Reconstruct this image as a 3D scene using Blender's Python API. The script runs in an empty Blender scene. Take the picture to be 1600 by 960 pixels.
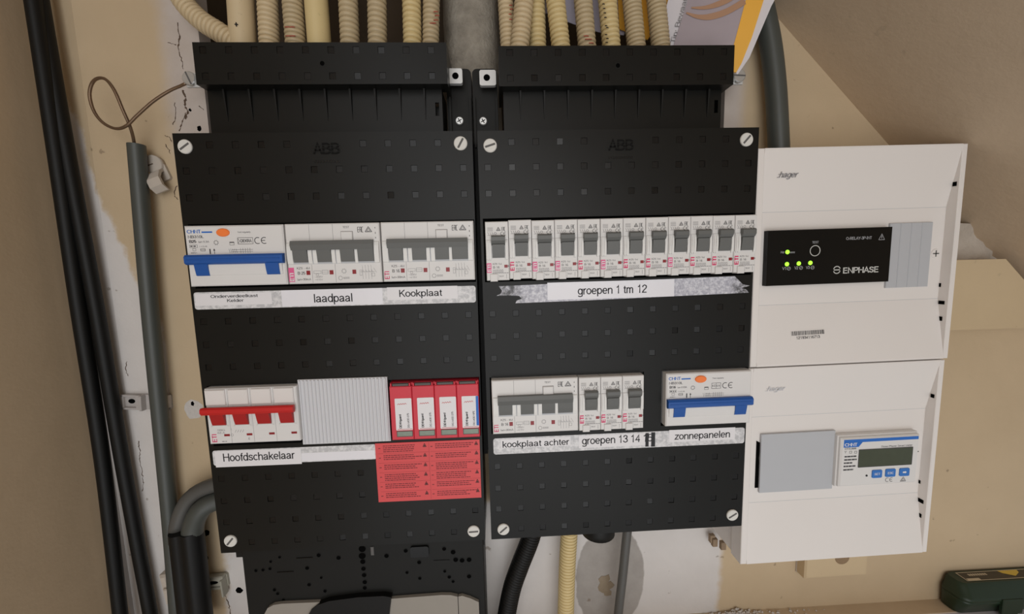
import bpy, math, random
from mathutils import Vector, Matrix
random.seed(7)
# ------------------------------------------------------------------ units and camera
# Panel coordinates are millimetres: x right, y up, z towards the viewer (front of the black covers = 0).
S = 0.001
ZOFF = 1.30
F_PX = 600.0
ROT = ((0.99883463, -0.02195282, 0.04298213), (-0.02663913, -0.99338656, 0.11168482), (0.04024607, -0.11269967, -0.9928137))
CAM = (234.922, 234.856, 305.379)
def W(x, y, z): return Vector((x*S, -z*S, y*S + ZOFF))
def V(x, y, z): return Vector((x*S, -z*S, y*S))
def P(px, py, z=0.0):
    d = ((px-800)/F_PX, (py-480)/F_PX, 1.0)
    w = [sum(ROT[k][i]*d[k] for k in range(3)) for i in range(3)]
    s = (z-CAM[2])/w[2]
    return (CAM[0]+s*w[0], CAM[1]+s*w[1], z)
scene = bpy.context.scene
col = scene.collection
cam_data = bpy.data.cameras.new('camera'); cam = bpy.data.objects.new('camera', cam_data); col.objects.link(cam)
cam_data.sensor_width = 36.0; cam_data.lens = 36.0*F_PX/1600.0; cam_data.clip_start = 0.01; cam_data.clip_end = 50
ax = V(*ROT[0])/S; ay = -V(*ROT[1])/S; az = -V(*ROT[2])/S
m = Matrix((ax, ay, az)).transposed().to_4x4(); m.translation = W(*CAM)
cam.matrix_world = m
scene.camera = cam
# ------------------------------------------------------------------ world, lights, exposure
world = bpy.data.worlds.new('world'); scene.world = world; world.use_nodes = True
bg = world.node_tree.nodes['Background']; bg.inputs[0].default_value = (0.80, 0.792, 0.785, 1); bg.inputs[1].default_value = 0.50
def area(name, loc, target, sx, sy, power, color):
    l = bpy.data.lights.new(name, 'AREA'); l.shape = 'RECTANGLE'; l.size = sx; l.size_y = sy; l.energy = power; l.color = color
    o = bpy.data.objects.new(name, l); col.objects.link(o); o.location = W(*loc)
    o.rotation_euler = (W(*target)-W(*loc)).to_track_quat('-Z', 'Y').to_euler(); return o
area('doorway_daylight', (290, 230, 1500), (290, 230, 0), 1.35, 2.7, 17.5, (0.975, 0.985, 1.0))
area('ceiling_lamp', (330, 420, 1200), (320, 150, 0), 0.4, 0.4, 0.8, (1.0, 0.95, 0.9))
vs = scene.view_settings; vs.view_transform = 'Standard'; vs.look = 'None'; vs.exposure = 0.0; vs.gamma = 1.0; vs.use_curve_mapping = False

# ------------------------------------------------------------------ materials
def lin(c):
    c /= 255.0
    return c/12.92 if c <= 0.04045 else ((c+0.055)/1.055)**2.4
def rgb(r, g, b): return (lin(r), lin(g), lin(b), 1.0)
class N:
    """tiny node helper"""
    def __init__(s, mat):
        mat.use_nodes = True; s.t = mat.node_tree; s.b = s.t.nodes['Principled BSDF']
    def new(s, typ, **kw):
        n = s.t.nodes.new(typ)
        for k, v in kw.items(): setattr(n, k, v)
        return n
    def link(s, a, b): s.t.links.new(a, b)
    def put(s, sock, v):
        if isinstance(v, bpy.types.NodeSocket): s.link(v, sock)
        else: sock.default_value = v
    def math(s, op, a, b=0.0, c=0.0):
        n = s.new('ShaderNodeMath', operation=op); s.put(n.inputs[0], a); s.put(n.inputs[1], b); s.put(n.inputs[2], c); return n.outputs[0]
    def mix(s, f, a, b):
        n = s.new('ShaderNodeMix', data_type='RGBA'); s.put(n.inputs[0], f); s.put(n.inputs[6], a); s.put(n.inputs[7], b); return n.outputs[2]
    def noise(s, scale, detail=4.0, rough=0.55, vec=None, dist=0.0):
        n = s.new('ShaderNodeTexNoise'); n.inputs['Scale'].default_value = scale; n.inputs['Detail'].default_value = detail
        n.inputs['Roughness'].default_value = rough; n.inputs['Distortion'].default_value = dist
        if vec is None: vec = s.pos()
        s.link(vec, n.inputs['Vector']); return n.outputs['Fac']
    def pos(s):
        if not hasattr(s, '_p'): s._p = s.new('ShaderNodeTexCoord').outputs['Object']
        return s._p
    def wpos(s):
        if not hasattr(s, '_w'):
            sp = s.new('ShaderNodeSeparateXYZ'); s.link(s.new('ShaderNodeNewGeometry').outputs['Position'], sp.inputs[0])
            s._w = (s.math('MULTIPLY', sp.outputs[0], 1000.0), s.math('MULTIPLY_ADD', sp.outputs[2], 1000.0, -1000.0*ZOFF), s.math('MULTIPLY', sp.outputs[1], -1000.0))
        return s._w
    def step(s, v, a, b):
        n = s.new('ShaderNodeMapRange', interpolation_type='SMOOTHSTEP'); s.put(n.inputs[0], v); n.inputs[1].default_value = a; n.inputs[2].default_value = b; return n.outputs[0]
    def bump(s, h, strength, dist=0.001):
        n = s.new('ShaderNodeBump'); n.inputs['Strength'].default_value = strength; n.inputs['Distance'].default_value = dist
        s.link(h, n.inputs['Height']); s.link(n.outputs[0], s.b.inputs['Normal'])
def scale_col(c, k): return (c[0]*k, c[1]*k, c[2]*k, 1)
def mat(name, c, rough=0.5, metal=0.0, var=0.08, vs_=60.0, bump=0.0, bscale=400.0, spec=0.5):
    mt = bpy.data.materials.new(name); n = N(mt)
    n.link(n.mix(n.noise(vs_), scale_col(c, 1-var), scale_col(c, 1+var)), n.b.inputs['Base Color'])
    n.b.inputs['Roughness'].default_value = rough; n.b.inputs['Metallic'].default_value = metal; n.b.inputs['Specular IOR Level'].default_value = spec
    if bump: n.bump(n.noise(bscale, 3), bump, 0.0003)
    return mt
M = {}
M['black'] = mat('black_plastic', rgb(20, 20, 18), 0.36, var=0.15, vs_=25, bump=0.06, bscale=900, spec=.24)
M['black_insert'] = mat('black_plastic_insert', rgb(14, 14, 14), 0.24, var=0.1, spec=.33)
M['black_dull'] = mat('black_dull_plastic', rgb(20, 20, 18), 0.5, var=0.15, vs_=30, spec=.25)
M['hole'] = mat('dark_hole', rgb(5, 5, 5), 0.9, spec=.05)
M['emboss'] = mat('embossed_plastic', rgb(10, 10, 9), 0.6, spec=.13)
M['rubber'] = mat('black_cable_sheath', rgb(12, 12, 11), 0.5, var=0.2, vs_=40, spec=.3)
M['white'] = mat('white_plastic', rgb(226, 221, 217), 0.42, var=0.015, vs_=20)
M['dev'] = mat('breaker_plastic', rgb(219, 217, 215), 0.42, var=0.02)
M['dev_cream'] = mat('breaker_cheek_plastic', rgb(224, 223, 220), 0.4, var=0.02)
M['clear'] = mat('clear_cap_plastic', rgb(224, 219, 216), 0.18, var=0.03)
M['tgrey'] = mat('toggle_grey_plastic', rgb(98, 99, 97), 0.45, var=0.05)
M['tblue'] = mat('toggle_blue_plastic', rgb(26, 82, 158), 0.4, var=0.06)
M['tred'] = mat('toggle_red_plastic', rgb(196, 30, 30), 0.4, var=0.06)
M['tredd'] = mat('toggle_red_handle', rgb(166, 22, 24), 0.45, var=0.06)
M['orange'] = mat('orange_button_plastic', rgb(245, 128, 60), 0.4, var=0.04)
M['ind'] = mat('indicator_red', rgb(138, 26, 34), 0.35, var=0.1)
M['ink'] = mat('dark_print', rgb(58, 57, 60), 0.6)
M['inkl'] = mat('grey_print', rgb(138, 136, 138), 0.6)
M['inkb'] = mat('black_print', rgb(28, 28, 32), 0.6)
M['pblue'] = mat('blue_print', rgb(33, 104, 190), 0.5)
M['pink'] = mat('pink_print', rgb(222, 92, 142), 0.5)
M['crimson'] = mat('crimson_print', rgb(214, 62, 110), 0.5)
M['paper'] = mat('label_tape', rgb(226, 224, 226), 0.4, var=0.015)
M['gloss'] = mat('glossy_label_tape', rgb(230, 229, 234), 0.22, var=0.02, bump=0.25, bscale=220)
M['spd'] = mat('red_arrester_plastic', rgb(206, 50, 66), 0.45, var=0.05)
M['sticker'] = mat('red_sticker_paper', rgb(214, 76, 78), 0.5, var=0.04)
M['stickerink'] = mat('sticker_print', rgb(118, 34, 40), 0.6)
M['stickerdark'] = mat('sticker_symbol', rgb(70, 30, 30), 0.6)
M['window'] = mat('green_grey_window', rgb(126, 138, 124), 0.3, var=0.2, vs_=300)
M['blank'] = mat('grey_blank_plastic', rgb(182, 184, 188), 0.5, var=0.02)
M['blank_white'] = mat('ridged_blank_plastic', rgb(205, 205, 208), 0.45, var=0.02)
M['relay'] = mat('black_relay_plastic', rgb(10, 10, 9), 0.32, var=0.1, spec=.22)
M['relayink'] = mat('white_relay_print', rgb(196, 196, 192), 0.6)
M['lcd'] = mat('lcd_green_grey', rgb(64, 70, 52), 0.25, var=0.15, vs_=120)
M['key'] = mat('blue_key', rgb(44, 112, 190), 0.4)
M['steel'] = mat('zinc_steel', rgb(200, 200, 198), 0.3, 0.6, var=0.12, vs_=200, bump=0.2)
M['alu'] = mat('pale_terminal_metal', rgb(214, 214, 212), 0.45, 0.3, var=0.06, vs_=150)
M['screw'] = mat('white_nylon_screw', rgb(214, 212, 206), 0.5, var=0.04)
M['slot'] = mat('screw_slot', rgb(92, 90, 88), 0.7)
M['wire'] = mat('bare_brown_wire', rgb(120, 98, 78), 0.35, 0.6, var=0.25, vs_=60)
M['greypvc'] = mat('dark_grey_pvc', rgb(70, 73, 69), 0.42, var=0.08, vs_=20)
M['greypvc_mid'] = mat('mid_grey_pvc', rgb(82, 81, 78), 0.45, var=0.08, vs_=20)
M['greylight'] = mat('meter_grey_plastic', rgb(146, 140, 131), 0.5, var=0.05)
M['clip'] = mat('painted_clip', rgb(186, 176, 164), 0.6, var=0.1, vs_=120, bump=0.4, bscale=300)
M['clipg'] = mat('grey_clip', rgb(176, 170, 166), 0.55, var=0.1, vs_=120)
M['clipd'] = mat('dusty_clip', rgb(160, 156, 142), 0.6, var=0.12, vs_=120)
M['casegreen'] = mat('green_case_plastic', rgb(24, 44, 26), 0.42, var=0.15, vs_=40)
M['caselabel'] = mat('case_label_dark', rgb(66, 58, 44), 0.5, var=0.4, vs_=200)
M['caseyellow'] = mat('case_label_yellow', rgb(214, 184, 76), 0.5)
M['casepale'] = mat('case_label_pale', rgb(196, 184, 160), 0.5, var=0.1)
M['lilac'] = mat('leaflet_photo_print', rgb(166, 154, 160), 0.45, var=0.14, vs_=25)
M['pagewhite'] = mat('leaflet_white', rgb(216, 212, 216), 0.5, var=0.02)
M['amber'] = mat('leaflet_orange_print', rgb(238, 178, 62), 0.45, var=0.05, vs_=30)
M['ring'] = mat('leaflet_brown_print', rgb(172, 132, 102), 0.45, var=0.15, vs_=30)
M['violet'] = mat('leaflet_lilac_paper', rgb(186, 182, 198), 0.5, var=0.05)
M['red_mark'] = mat('red_conduit_print', rgb(176, 84, 66), 0.7, var=0.3, vs_=400)
def led():
    mt = bpy.data.materials.new('green_led_lit'); n = N(mt)
    n.link(n.mix(n.noise(50), rgb(150, 255, 40), rgb(176, 255, 70)), n.b.inputs['Emission Color']); n.b.inputs['Emission Strength'].default_value = 1.35
    n.b.inputs['Base Color'].default_value = rgb(150, 230, 60); return mt
M['led'] = led()
def conduit_mat(name, c):
    mt = bpy.data.materials.new(name); n = N(mt)
    a = n.mix(n.noise(18, 3), scale_col(c, 0.88), scale_col(c, 1.08))
    a = n.mix(n.math('MULTIPLY', n.step(n.noise(170, 5, 0.7), 0.60, 0.72), 0.35), a, scale_col(c, 0.45))
    n.link(a, n.b.inputs['Base Color']); n.b.inputs['Roughness'].default_value = 0.5; return mt
M['cream'] = conduit_mat('cream_conduit_pvc', rgb(212, 191, 140))
M['cream_dusty'] = conduit_mat('dusty_cream_conduit_pvc', rgb(188, 170, 136))
M['cream_pale'] = conduit_mat('pale_cream_conduit_pvc', rgb(204, 184, 148))
def strip_mat():
    mt = bpy.data.materials.new('mottled_label_strip'); n = N(mt)
    a = n.mix(n.step(n.noise(260, 6, 0.7), 0.40, 0.62), rgb(188, 188, 190), rgb(222, 221, 222))
    n.link(a, n.b.inputs['Base Color']); n.b.inputs['Roughness'].default_value = 0.35; return mt
M['strip'] = strip_mat()
def worn_strip_mat():
    mt = bpy.data.materials.new('worn_label_strip'); n = N(mt); x, y, z = n.wpos()
    a = n.mix(n.step(n.noise(330, 6, 0.75), 0.38, 0.64), rgb(164, 164, 176), rgb(216, 216, 222))
    ns = n.math('MULTIPLY', n.math('SUBTRACT', n.noise(90, 6, 0.7), 0.5), 38.0)
    lo = n.math('SUBTRACT', 1.0, n.step(n.math('ADD', x, ns), 246.0, 260.0))
    hi = n.step(n.math('ADD', x, ns), 425.0, 437.0)
    sm = n.math('MULTIPLY', n.math('MAXIMUM', lo, hi), n.step(n.noise(160, 5, 0.7), 0.36, 0.6))
    n.link(n.mix(sm, a, rgb(72, 72, 74)), n.b.inputs['Base Color']); n.b.inputs['Roughness'].default_value = 0.4; return mt
M['worn'] = worn_strip_mat()

BEIGE = rgb(196, 170, 134)
def wall_back_mat():
    mt = bpy.data.materials.new('painted_plaster_back'); n = N(mt); x, y, z = n.wpos()
    big = n.math('MULTIPLY', n.math('SUBTRACT', n.noise(9, 5, 0.6), 0.5), 40.0)
    fine = n.math('MULTIPLY', n.math('SUBTRACT', n.noise(60, 5, 0.65), 0.5), 18.0)
    jit = n.math('ADD', big, fine)
    base = n.mix(n.noise(14, 5, 0.6), rgb(184, 163, 132), rgb(201, 180, 149))
    white = n.mix(n.noise(25, 5, 0.6), rgb(198, 193, 189), rgb(216, 211, 207))
    # white repaint beside the corner (below eye height), under the boxes, and grey filler round the hood
    d1 = n.math('SUBTRACT', n.math('MULTIPLY', n.math('SUBTRACT', 318.0, y), 0.30), n.math('ADD', x, 108.0))
    m1 = n.math('MULTIPLY', n.step(n.math('ADD', d1, jit), -2.0, 5.0), n.step(n.math('SUBTRACT', x, n.math('MULTIPLY', y, 0.042)), -73.0, -76.0))
    m2 = n.math('MULTIPLY', n.step(n.math('ADD', y, n.math('MULTIPLY', jit, 0.6)), 4.0, -4.0), n.math('MULTIPLY', n.step(n.math('ADD', x, n.math('MULTIPLY', jit, 0.5)), 463.0, 455.0), n.step(n.math('ADD', x, jit), -40.0, -30.0)))
    wm = n.math('MAXIMUM', m1, m2)
    c = n.mix(wm, base, white)
    m3 = n.math('MULTIPLY', n.step(n.math('ADD', y, jit), 318.0, 345.0), n.math('MULTIPLY', n.step(n.math('ADD', x, n.math('MULTIPLY', jit, 0.5)), -48.0, -30.0), n.step(x, 470.0, 455.0)))
    c = n.mix(m3, c, n.mix(n.noise(30, 5, 0.65), rgb(178, 164, 152), rgb(204, 196, 190)))
    # cement patch under the second box
    dx = n.math('DIVIDE', n.math('SUBTRACT', x, 344.0), 36.0); dy = n.math('DIVIDE', n.math('SUBTRACT', y, -92.0), 62.0)
    rr = n.math('ADD', n.math('SQRT', n.math('ADD', n.math('MULTIPLY', dx, dx), n.math('MULTIPLY', dy, dy))), n.math('MULTIPLY', jit, 0.008))
    cem = n.mix(n.noise(45, 6, 0.7), rgb(138, 132, 126), rgb(176, 170, 164))
    c = n.mix(n.step(rr, 1.02, 0.97), c, cem)
    # small chips and stains
    c = n.mix(n.math('MULTIPLY', n.step(n.noise(75, 3, 0.5), 0.70, 0.74), 0.55), c, rgb(112, 92, 72))
    n.link(c, n.b.inputs['Base Color']); n.b.inputs['Roughness'].default_value = 0.75
    n.bump(n.math('ADD', n.noise(40, 6, 0.6), n.math('MULTIPLY', wm, 0.25)), 0.5, 0.0015); return mt
def wall_left_mat():
    mt = bpy.data.materials.new('painted_plaster_left'); n = N(mt); x, y, z = n.wpos()
    base = n.mix(n.noise(10, 6, 0.6), rgb(182, 160, 130), rgb(200, 177, 147))
    fine = n.math('MULTIPLY', n.math('SUBTRACT', n.noise(50, 5, 0.65), 0.5), 26.0)
    wm = n.math('MULTIPLY', n.step(n.math('ADD', z, n.math('MULTIPLY', fine, 0.3)), -54.0, -58.0), n.step(n.math('ADD', y, fine), 275.0, 235.0))
    c = n.mix(wm, base, n.mix(n.noise(25), rgb(176, 170, 166), rgb(196, 191, 188)))
    sc = n.new('ShaderNodeMapping'); sc.inputs['Scale'].default_value = (1, 1, 0.12); n.link(n.pos(), sc.inputs[0])
    scr = n.noise(90, 4, 0.6, sc.outputs[0])
    c = n.mix(n.math('MULTIPLY', n.step(scr, 0.70, 0.74), 0.4), c, rgb(205, 182, 148))
    n.link(c, n.b.inputs['Base Color']); n.b.inputs['Roughness'].default_value = 0.7
    n.bump(n.noise(30, 6, 0.6), 0.4, 0.0015); return mt
def plaster_mat(name, a, b, sc=12, bp=0.4):
    mt = bpy.data.materials.new(name); n = N(mt)
    c = n.mix(n.noise(sc, 6, 0.62), a, b)
    c = n.mix(n.math('MULTIPLY', n.step(n.noise(sc*6, 4, 0.6), 0.66, 0.72), 0.25), c, scale_col(a, 0.6))
    n.link(c, n.b.inputs['Base Color']); n.b.inputs['Roughness'].default_value = 0.75
    n.bump(n.noise(sc*4, 6, 0.6), bp, 0.0015); return mt
M['wall_back'] = wall_back_mat(); M['wall_left'] = wall_left_mat()
M['soffit'] = plaster_mat('soffit_plaster', rgb(186, 166, 142), rgb(204, 184, 158))
M['beam'] = plaster_mat('beam_paint', rgb(188, 167, 134), rgb(202, 181, 147), 14, 0.25)
M['filler'] = plaster_mat('rough_filler', rgb(150, 138, 124), rgb(206, 196, 184), 40, 0.9)
M['concrete'] = plaster_mat('raw_concrete', rgb(100, 94, 84), rgb(186, 178, 164), 90, 1.0)
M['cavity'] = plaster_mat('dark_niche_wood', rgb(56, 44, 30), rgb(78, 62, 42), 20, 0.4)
M['shelf'] = plaster_mat('shelf_paint', rgb(180, 160, 134), rgb(200, 180, 152), 20, 0.3)
M['crack'] = mat('crack_brown', rgb(92, 74, 60), 0.9, var=0.3, vs_=300)
M['grit'] = mat('plaster_grit', rgb(196, 190, 184), 0.9, var=0.15, vs_=400)

# ------------------------------------------------------------------ mesh builder
class MB:
    def __init__(s): s.v = []; s.f = []; s.sm = []
    def add(s, vs, fs, smooth=False):
        o = len(s.v); s.v += [tuple(v) for v in vs]; s.f += [tuple(i+o for i in f) for f in fs]; s.sm += [smooth]*len(fs); return s
    def box(s, x0, x1, y0, y1, z0, z1, c=0.0, cb=None):
        """box with its four front edges chamfered by c"""
        if c <= 0:
            v = [(x0,y0,z0),(x1,y0,z0),(x1,y1,z0),(x0,y1,z0),(x0,y0,z1),(x1,y0,z1),(x1,y1,z1),(x0,y1,z1)]
            return s.add(v, [(3,2,1,0),(4,5,6,7),(0,1,5,4),(1,2,6,5),(2,3,7,6),(3,0,4,7)])
        v = [(x0,y0,z0),(x1,y0,z0),(x1,y1,z0),(x0,y1,z0),(x0,y0,z1-c),(x1,y0,z1-c),(x1,y1,z1-c),(x0,y1,z1-c),
             (x0+c,y0+c,z1),(x1-c,y0+c,z1),(x1-c,y1-c,z1),(x0+c,y1-c,z1)]
        return s.add(v, [(3,2,1,0),(0,1,5,4),(1,2,6,5),(2,3,7,6),(3,0,4,7),(4,5,9,8),(5,6,10,9),(6,7,11,10),(7,4,8,11),(8,9,10,11)])
    def prism(s, poly, z0, z1, c=0.0):
        """polygon in xy (counter-clockwise seen from the front) extruded in z"""
        n = len(poly)
        v = [(x,y,z0) for x,y in poly]+[(x,y,z1) for x,y in poly]
        f = [tuple(range(n-1,-1,-1)), tuple(range(n,2*n))]+[(i,(i+1)%n,n+(i+1)%n,n+i) for i in range(n)]
        return s.add(v, f)
    def prof(s, poly, x0, x1):
        """polygon in (y,z) extruded along x"""
        n = len(poly); v = [(x0,y,z) for y,z in poly]+[(x1,y,z) for y,z in poly]
        return s.add(v, [tuple(range(n)), tuple(range(2*n-1,n-1,-1))]+[(i,n+i,n+(i+1)%n,(i+1)%n) for i in range(n)])
    def disc(s, cx, cy, rx, ry, z0, z1, n=20, c=0.0):
        pts = [(math.cos(2*math.pi*i/n), math.sin(2*math.pi*i/n)) for i in range(n)]
        v = [(cx+rx*a, cy+ry*b, z0) for a,b in pts]+[(cx+rx*a, cy+ry*b, z1-c) for a,b in pts]
        f = [(i,(i+1)%n,n+(i+1)%n,n+i) for i in range(n)]; k = n
        if c:
            v += [(cx+(rx-c)*a, cy+(ry-c)*b, z1) for a,b in pts]; f += [(n+i,n+(i+1)%n,2*n+(i+1)%n,2*n+i) for i in range(n)]; k = 2*n
        f += [tuple(range(k,k+n)), tuple(range(n-1,-1,-1))]
        return s.add(v, f)
    def ringdisc(s, cx, cy, r0, r1, z0, z1, n=24):
        v = []
        for r, z in ((r1,z0),(r1,z1),(r0,z1),(r0,z0)): v += [(cx+r*math.cos(2*math.pi*i/n), cy+r*math.sin(2*math.pi*i/n), z) for i in range(n)]
        f = []
        for k in range(4):
            for i in range(n):
                a = k*n; b = ((k+1)%4)*n; f.append((a+i, a+(i+1)%n, b+(i+1)%n, b+i))
        return s.add(v, f)
    def sweep(s, path, rfun, n=20, caps=True, smooth=True):
        p = [Vector(q) for q in path]; t0 = (p[1]-p[0]).normalized()
        up = Vector((0,0,1)) if abs(t0.z) < 0.9 else Vector((1,0,0)); u = t0.cross(up).normalized(); w = u.cross(t0)
        v = []; acc = 0.0
        for i, q in enumerate(p):
            t = ((p[i+1]-p[i]) if i == 0 else (p[i]-p[i-1]) if i == len(p)-1 else (p[i+1]-p[i-1])).normalized()
            u = (u-t*u.dot(t)).normalized(); w = t.cross(u)
            if i: acc += (q-p[i-1]).length
            r = rfun(acc) if callable(rfun) else rfun
            v += [q+u*(r*math.cos(2*math.pi*k/n))+w*(r*math.sin(2*math.pi*k/n)) for k in range(n)]
        f = [(i*n+k, i*n+(k+1)%n, (i+1)*n+(k+1)%n, (i+1)*n+k) for i in range(len(p)-1) for k in range(n)]
        s.add(v, f, smooth)
        if caps:
            L = len(p)*n; s.f += [tuple(len(s.v)-L+k for k in range(n-1,-1,-1)), tuple(len(s.v)-n+k for k in range(n))]; s.sm += [False, False]
        return s
    def plate(s, x0, x1, y0, y1, z0, z1, holes):
        """plate with rectangular holes (hx0,hx1,hy0,hy1)"""
        xs = sorted({round(a,3) for a in [x0,x1]+[h[0] for h in holes]+[h[1] for h in holes]})
        ys = sorted({round(a,3) for a in [y0,y1]+[h[2] for h in holes]+[h[3] for h in holes]})
        nx, ny = len(xs), len(ys); o = len(s.v)
        s.v += [(x,y,z1) for y in ys for x in xs]+[(x,y,z0) for y in ys for x in xs]
        K = nx*ny
        def solid(i, j):
            if i < 0 or j < 0 or i >= nx-1 or j >= ny-1: return False
            cx = (xs[i]+xs[i+1])/2; cy = (ys[j]+ys[j+1])/2
            return not any(h[0] < cx < h[1] and h[2] < cy < h[3] for h in holes)
        fs = []
        for j in range(ny-1):
            for i in range(nx-1):
                if not solid(i,j): continue
                a = o+j*nx+i; b = a+1; c = a+nx+1; d = a+nx
                fs += [(a,b,c,d), (d+K,c+K,b+K,a+K)]
                if not solid(i,j-1): fs.append((a+K,b+K,b,a))
                if not solid(i+1,j): fs.append((b+K,c+K,c,b))
                if not solid(i,j+1): fs.append((c+K,d+K,d,c))
                if not solid(i-1,j): fs.append((d+K,a+K,a,d))
        s.f += fs; s.sm += [False]*len(fs); return s
    def mesh(s, name, mt):
        me = bpy.data.meshes.new(name); me.from_pydata([V(*v) for v in s.v], [], [tuple(reversed(f)) for f in s.f] if False else s.f)
        me.materials.append(mt); me.polygons.foreach_set('use_smooth', s.sm); me.update(); return me
    def build(s, name, mt, parent=None, loc=(0,0,0), rot=0.0): return place(name, s.mesh(name, mt), parent, loc, rot)
def place(name, me, parent=None, loc=(0,0,0), rot=0.0):
    o = bpy.data.objects.new(name, me); col.objects.link(o); o.parent = parent
    o.location = V(*loc) if parent else W(*loc); o.rotation_euler = (0, -rot, 0); return o
def tag(o, label=None, cat=None, group=None, kind=None):
    if label: o['label'] = label
    if cat: o['category'] = cat
    if group: o['group'] = group
    if kind: o['kind'] = kind
    return o
def thing(name, label, cat, loc, group=None, rot=0.0): return tag(place(name, None, None, loc, rot), label, cat, group)
def copy_tree(o, parent=None):
    c = o.copy(); col.objects.link(c); c.parent = parent
    for ch in o.children: copy_tree(ch, c)
    return c
def smooth_path(pts, step=2.0):
    p = [Vector(q) for q in pts]; out = []
    for i in range(len(p)-1):
        a = p[i-1] if i else p[i]*2-p[i+1]; b = p[i]; c = p[i+1]; d = p[i+2] if i+2 < len(p) else c*2-b
        n = max(2, int((c-b).length/step))
        for k in range(n):
            t = k/n; out.append(0.5*((2*b)+(c-a)*t+(2*a-5*b+4*c-d)*t*t+(3*b-a-3*c+d)*t**3))
    out.append(p[-1]); return out

# ------------------------------------------------------------------ lettering
def _arc(cx, cy, rx, ry, a0, a1, n=14): return [(cx+rx*math.cos(math.radians(a0+(a1-a0)*i/n)), cy+ry*math.sin(math.radians(a0+(a1-a0)*i/n))) for i in range(n+1)]
def _o(cx=.27, rx=.21): return _arc(cx, .365, rx, .305, 0, 360, 20)
_six = [(.45,.78),(.38,.91),(.26,.94),(.12,.82),(.07,.5),(.08,.25),(.15,.1),(.27,.06),(.41,.12),(.47,.3),(.41,.48),(.27,.56),(.14,.5),(.08,.36)]
_s = [(.42,.52),(.38,.63),(.25,.67),(.12,.63),(.08,.52),(.13,.43),(.25,.38),(.38,.32),(.43,.2),(.38,.1),(.25,.06),(.11,.1),(.06,.22)]
_P = [(.09,0),(.09,.94),(.4,.94),(.54,.87),(.58,.71),(.54,.56),(.4,.48),(.09,.48)]
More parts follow.
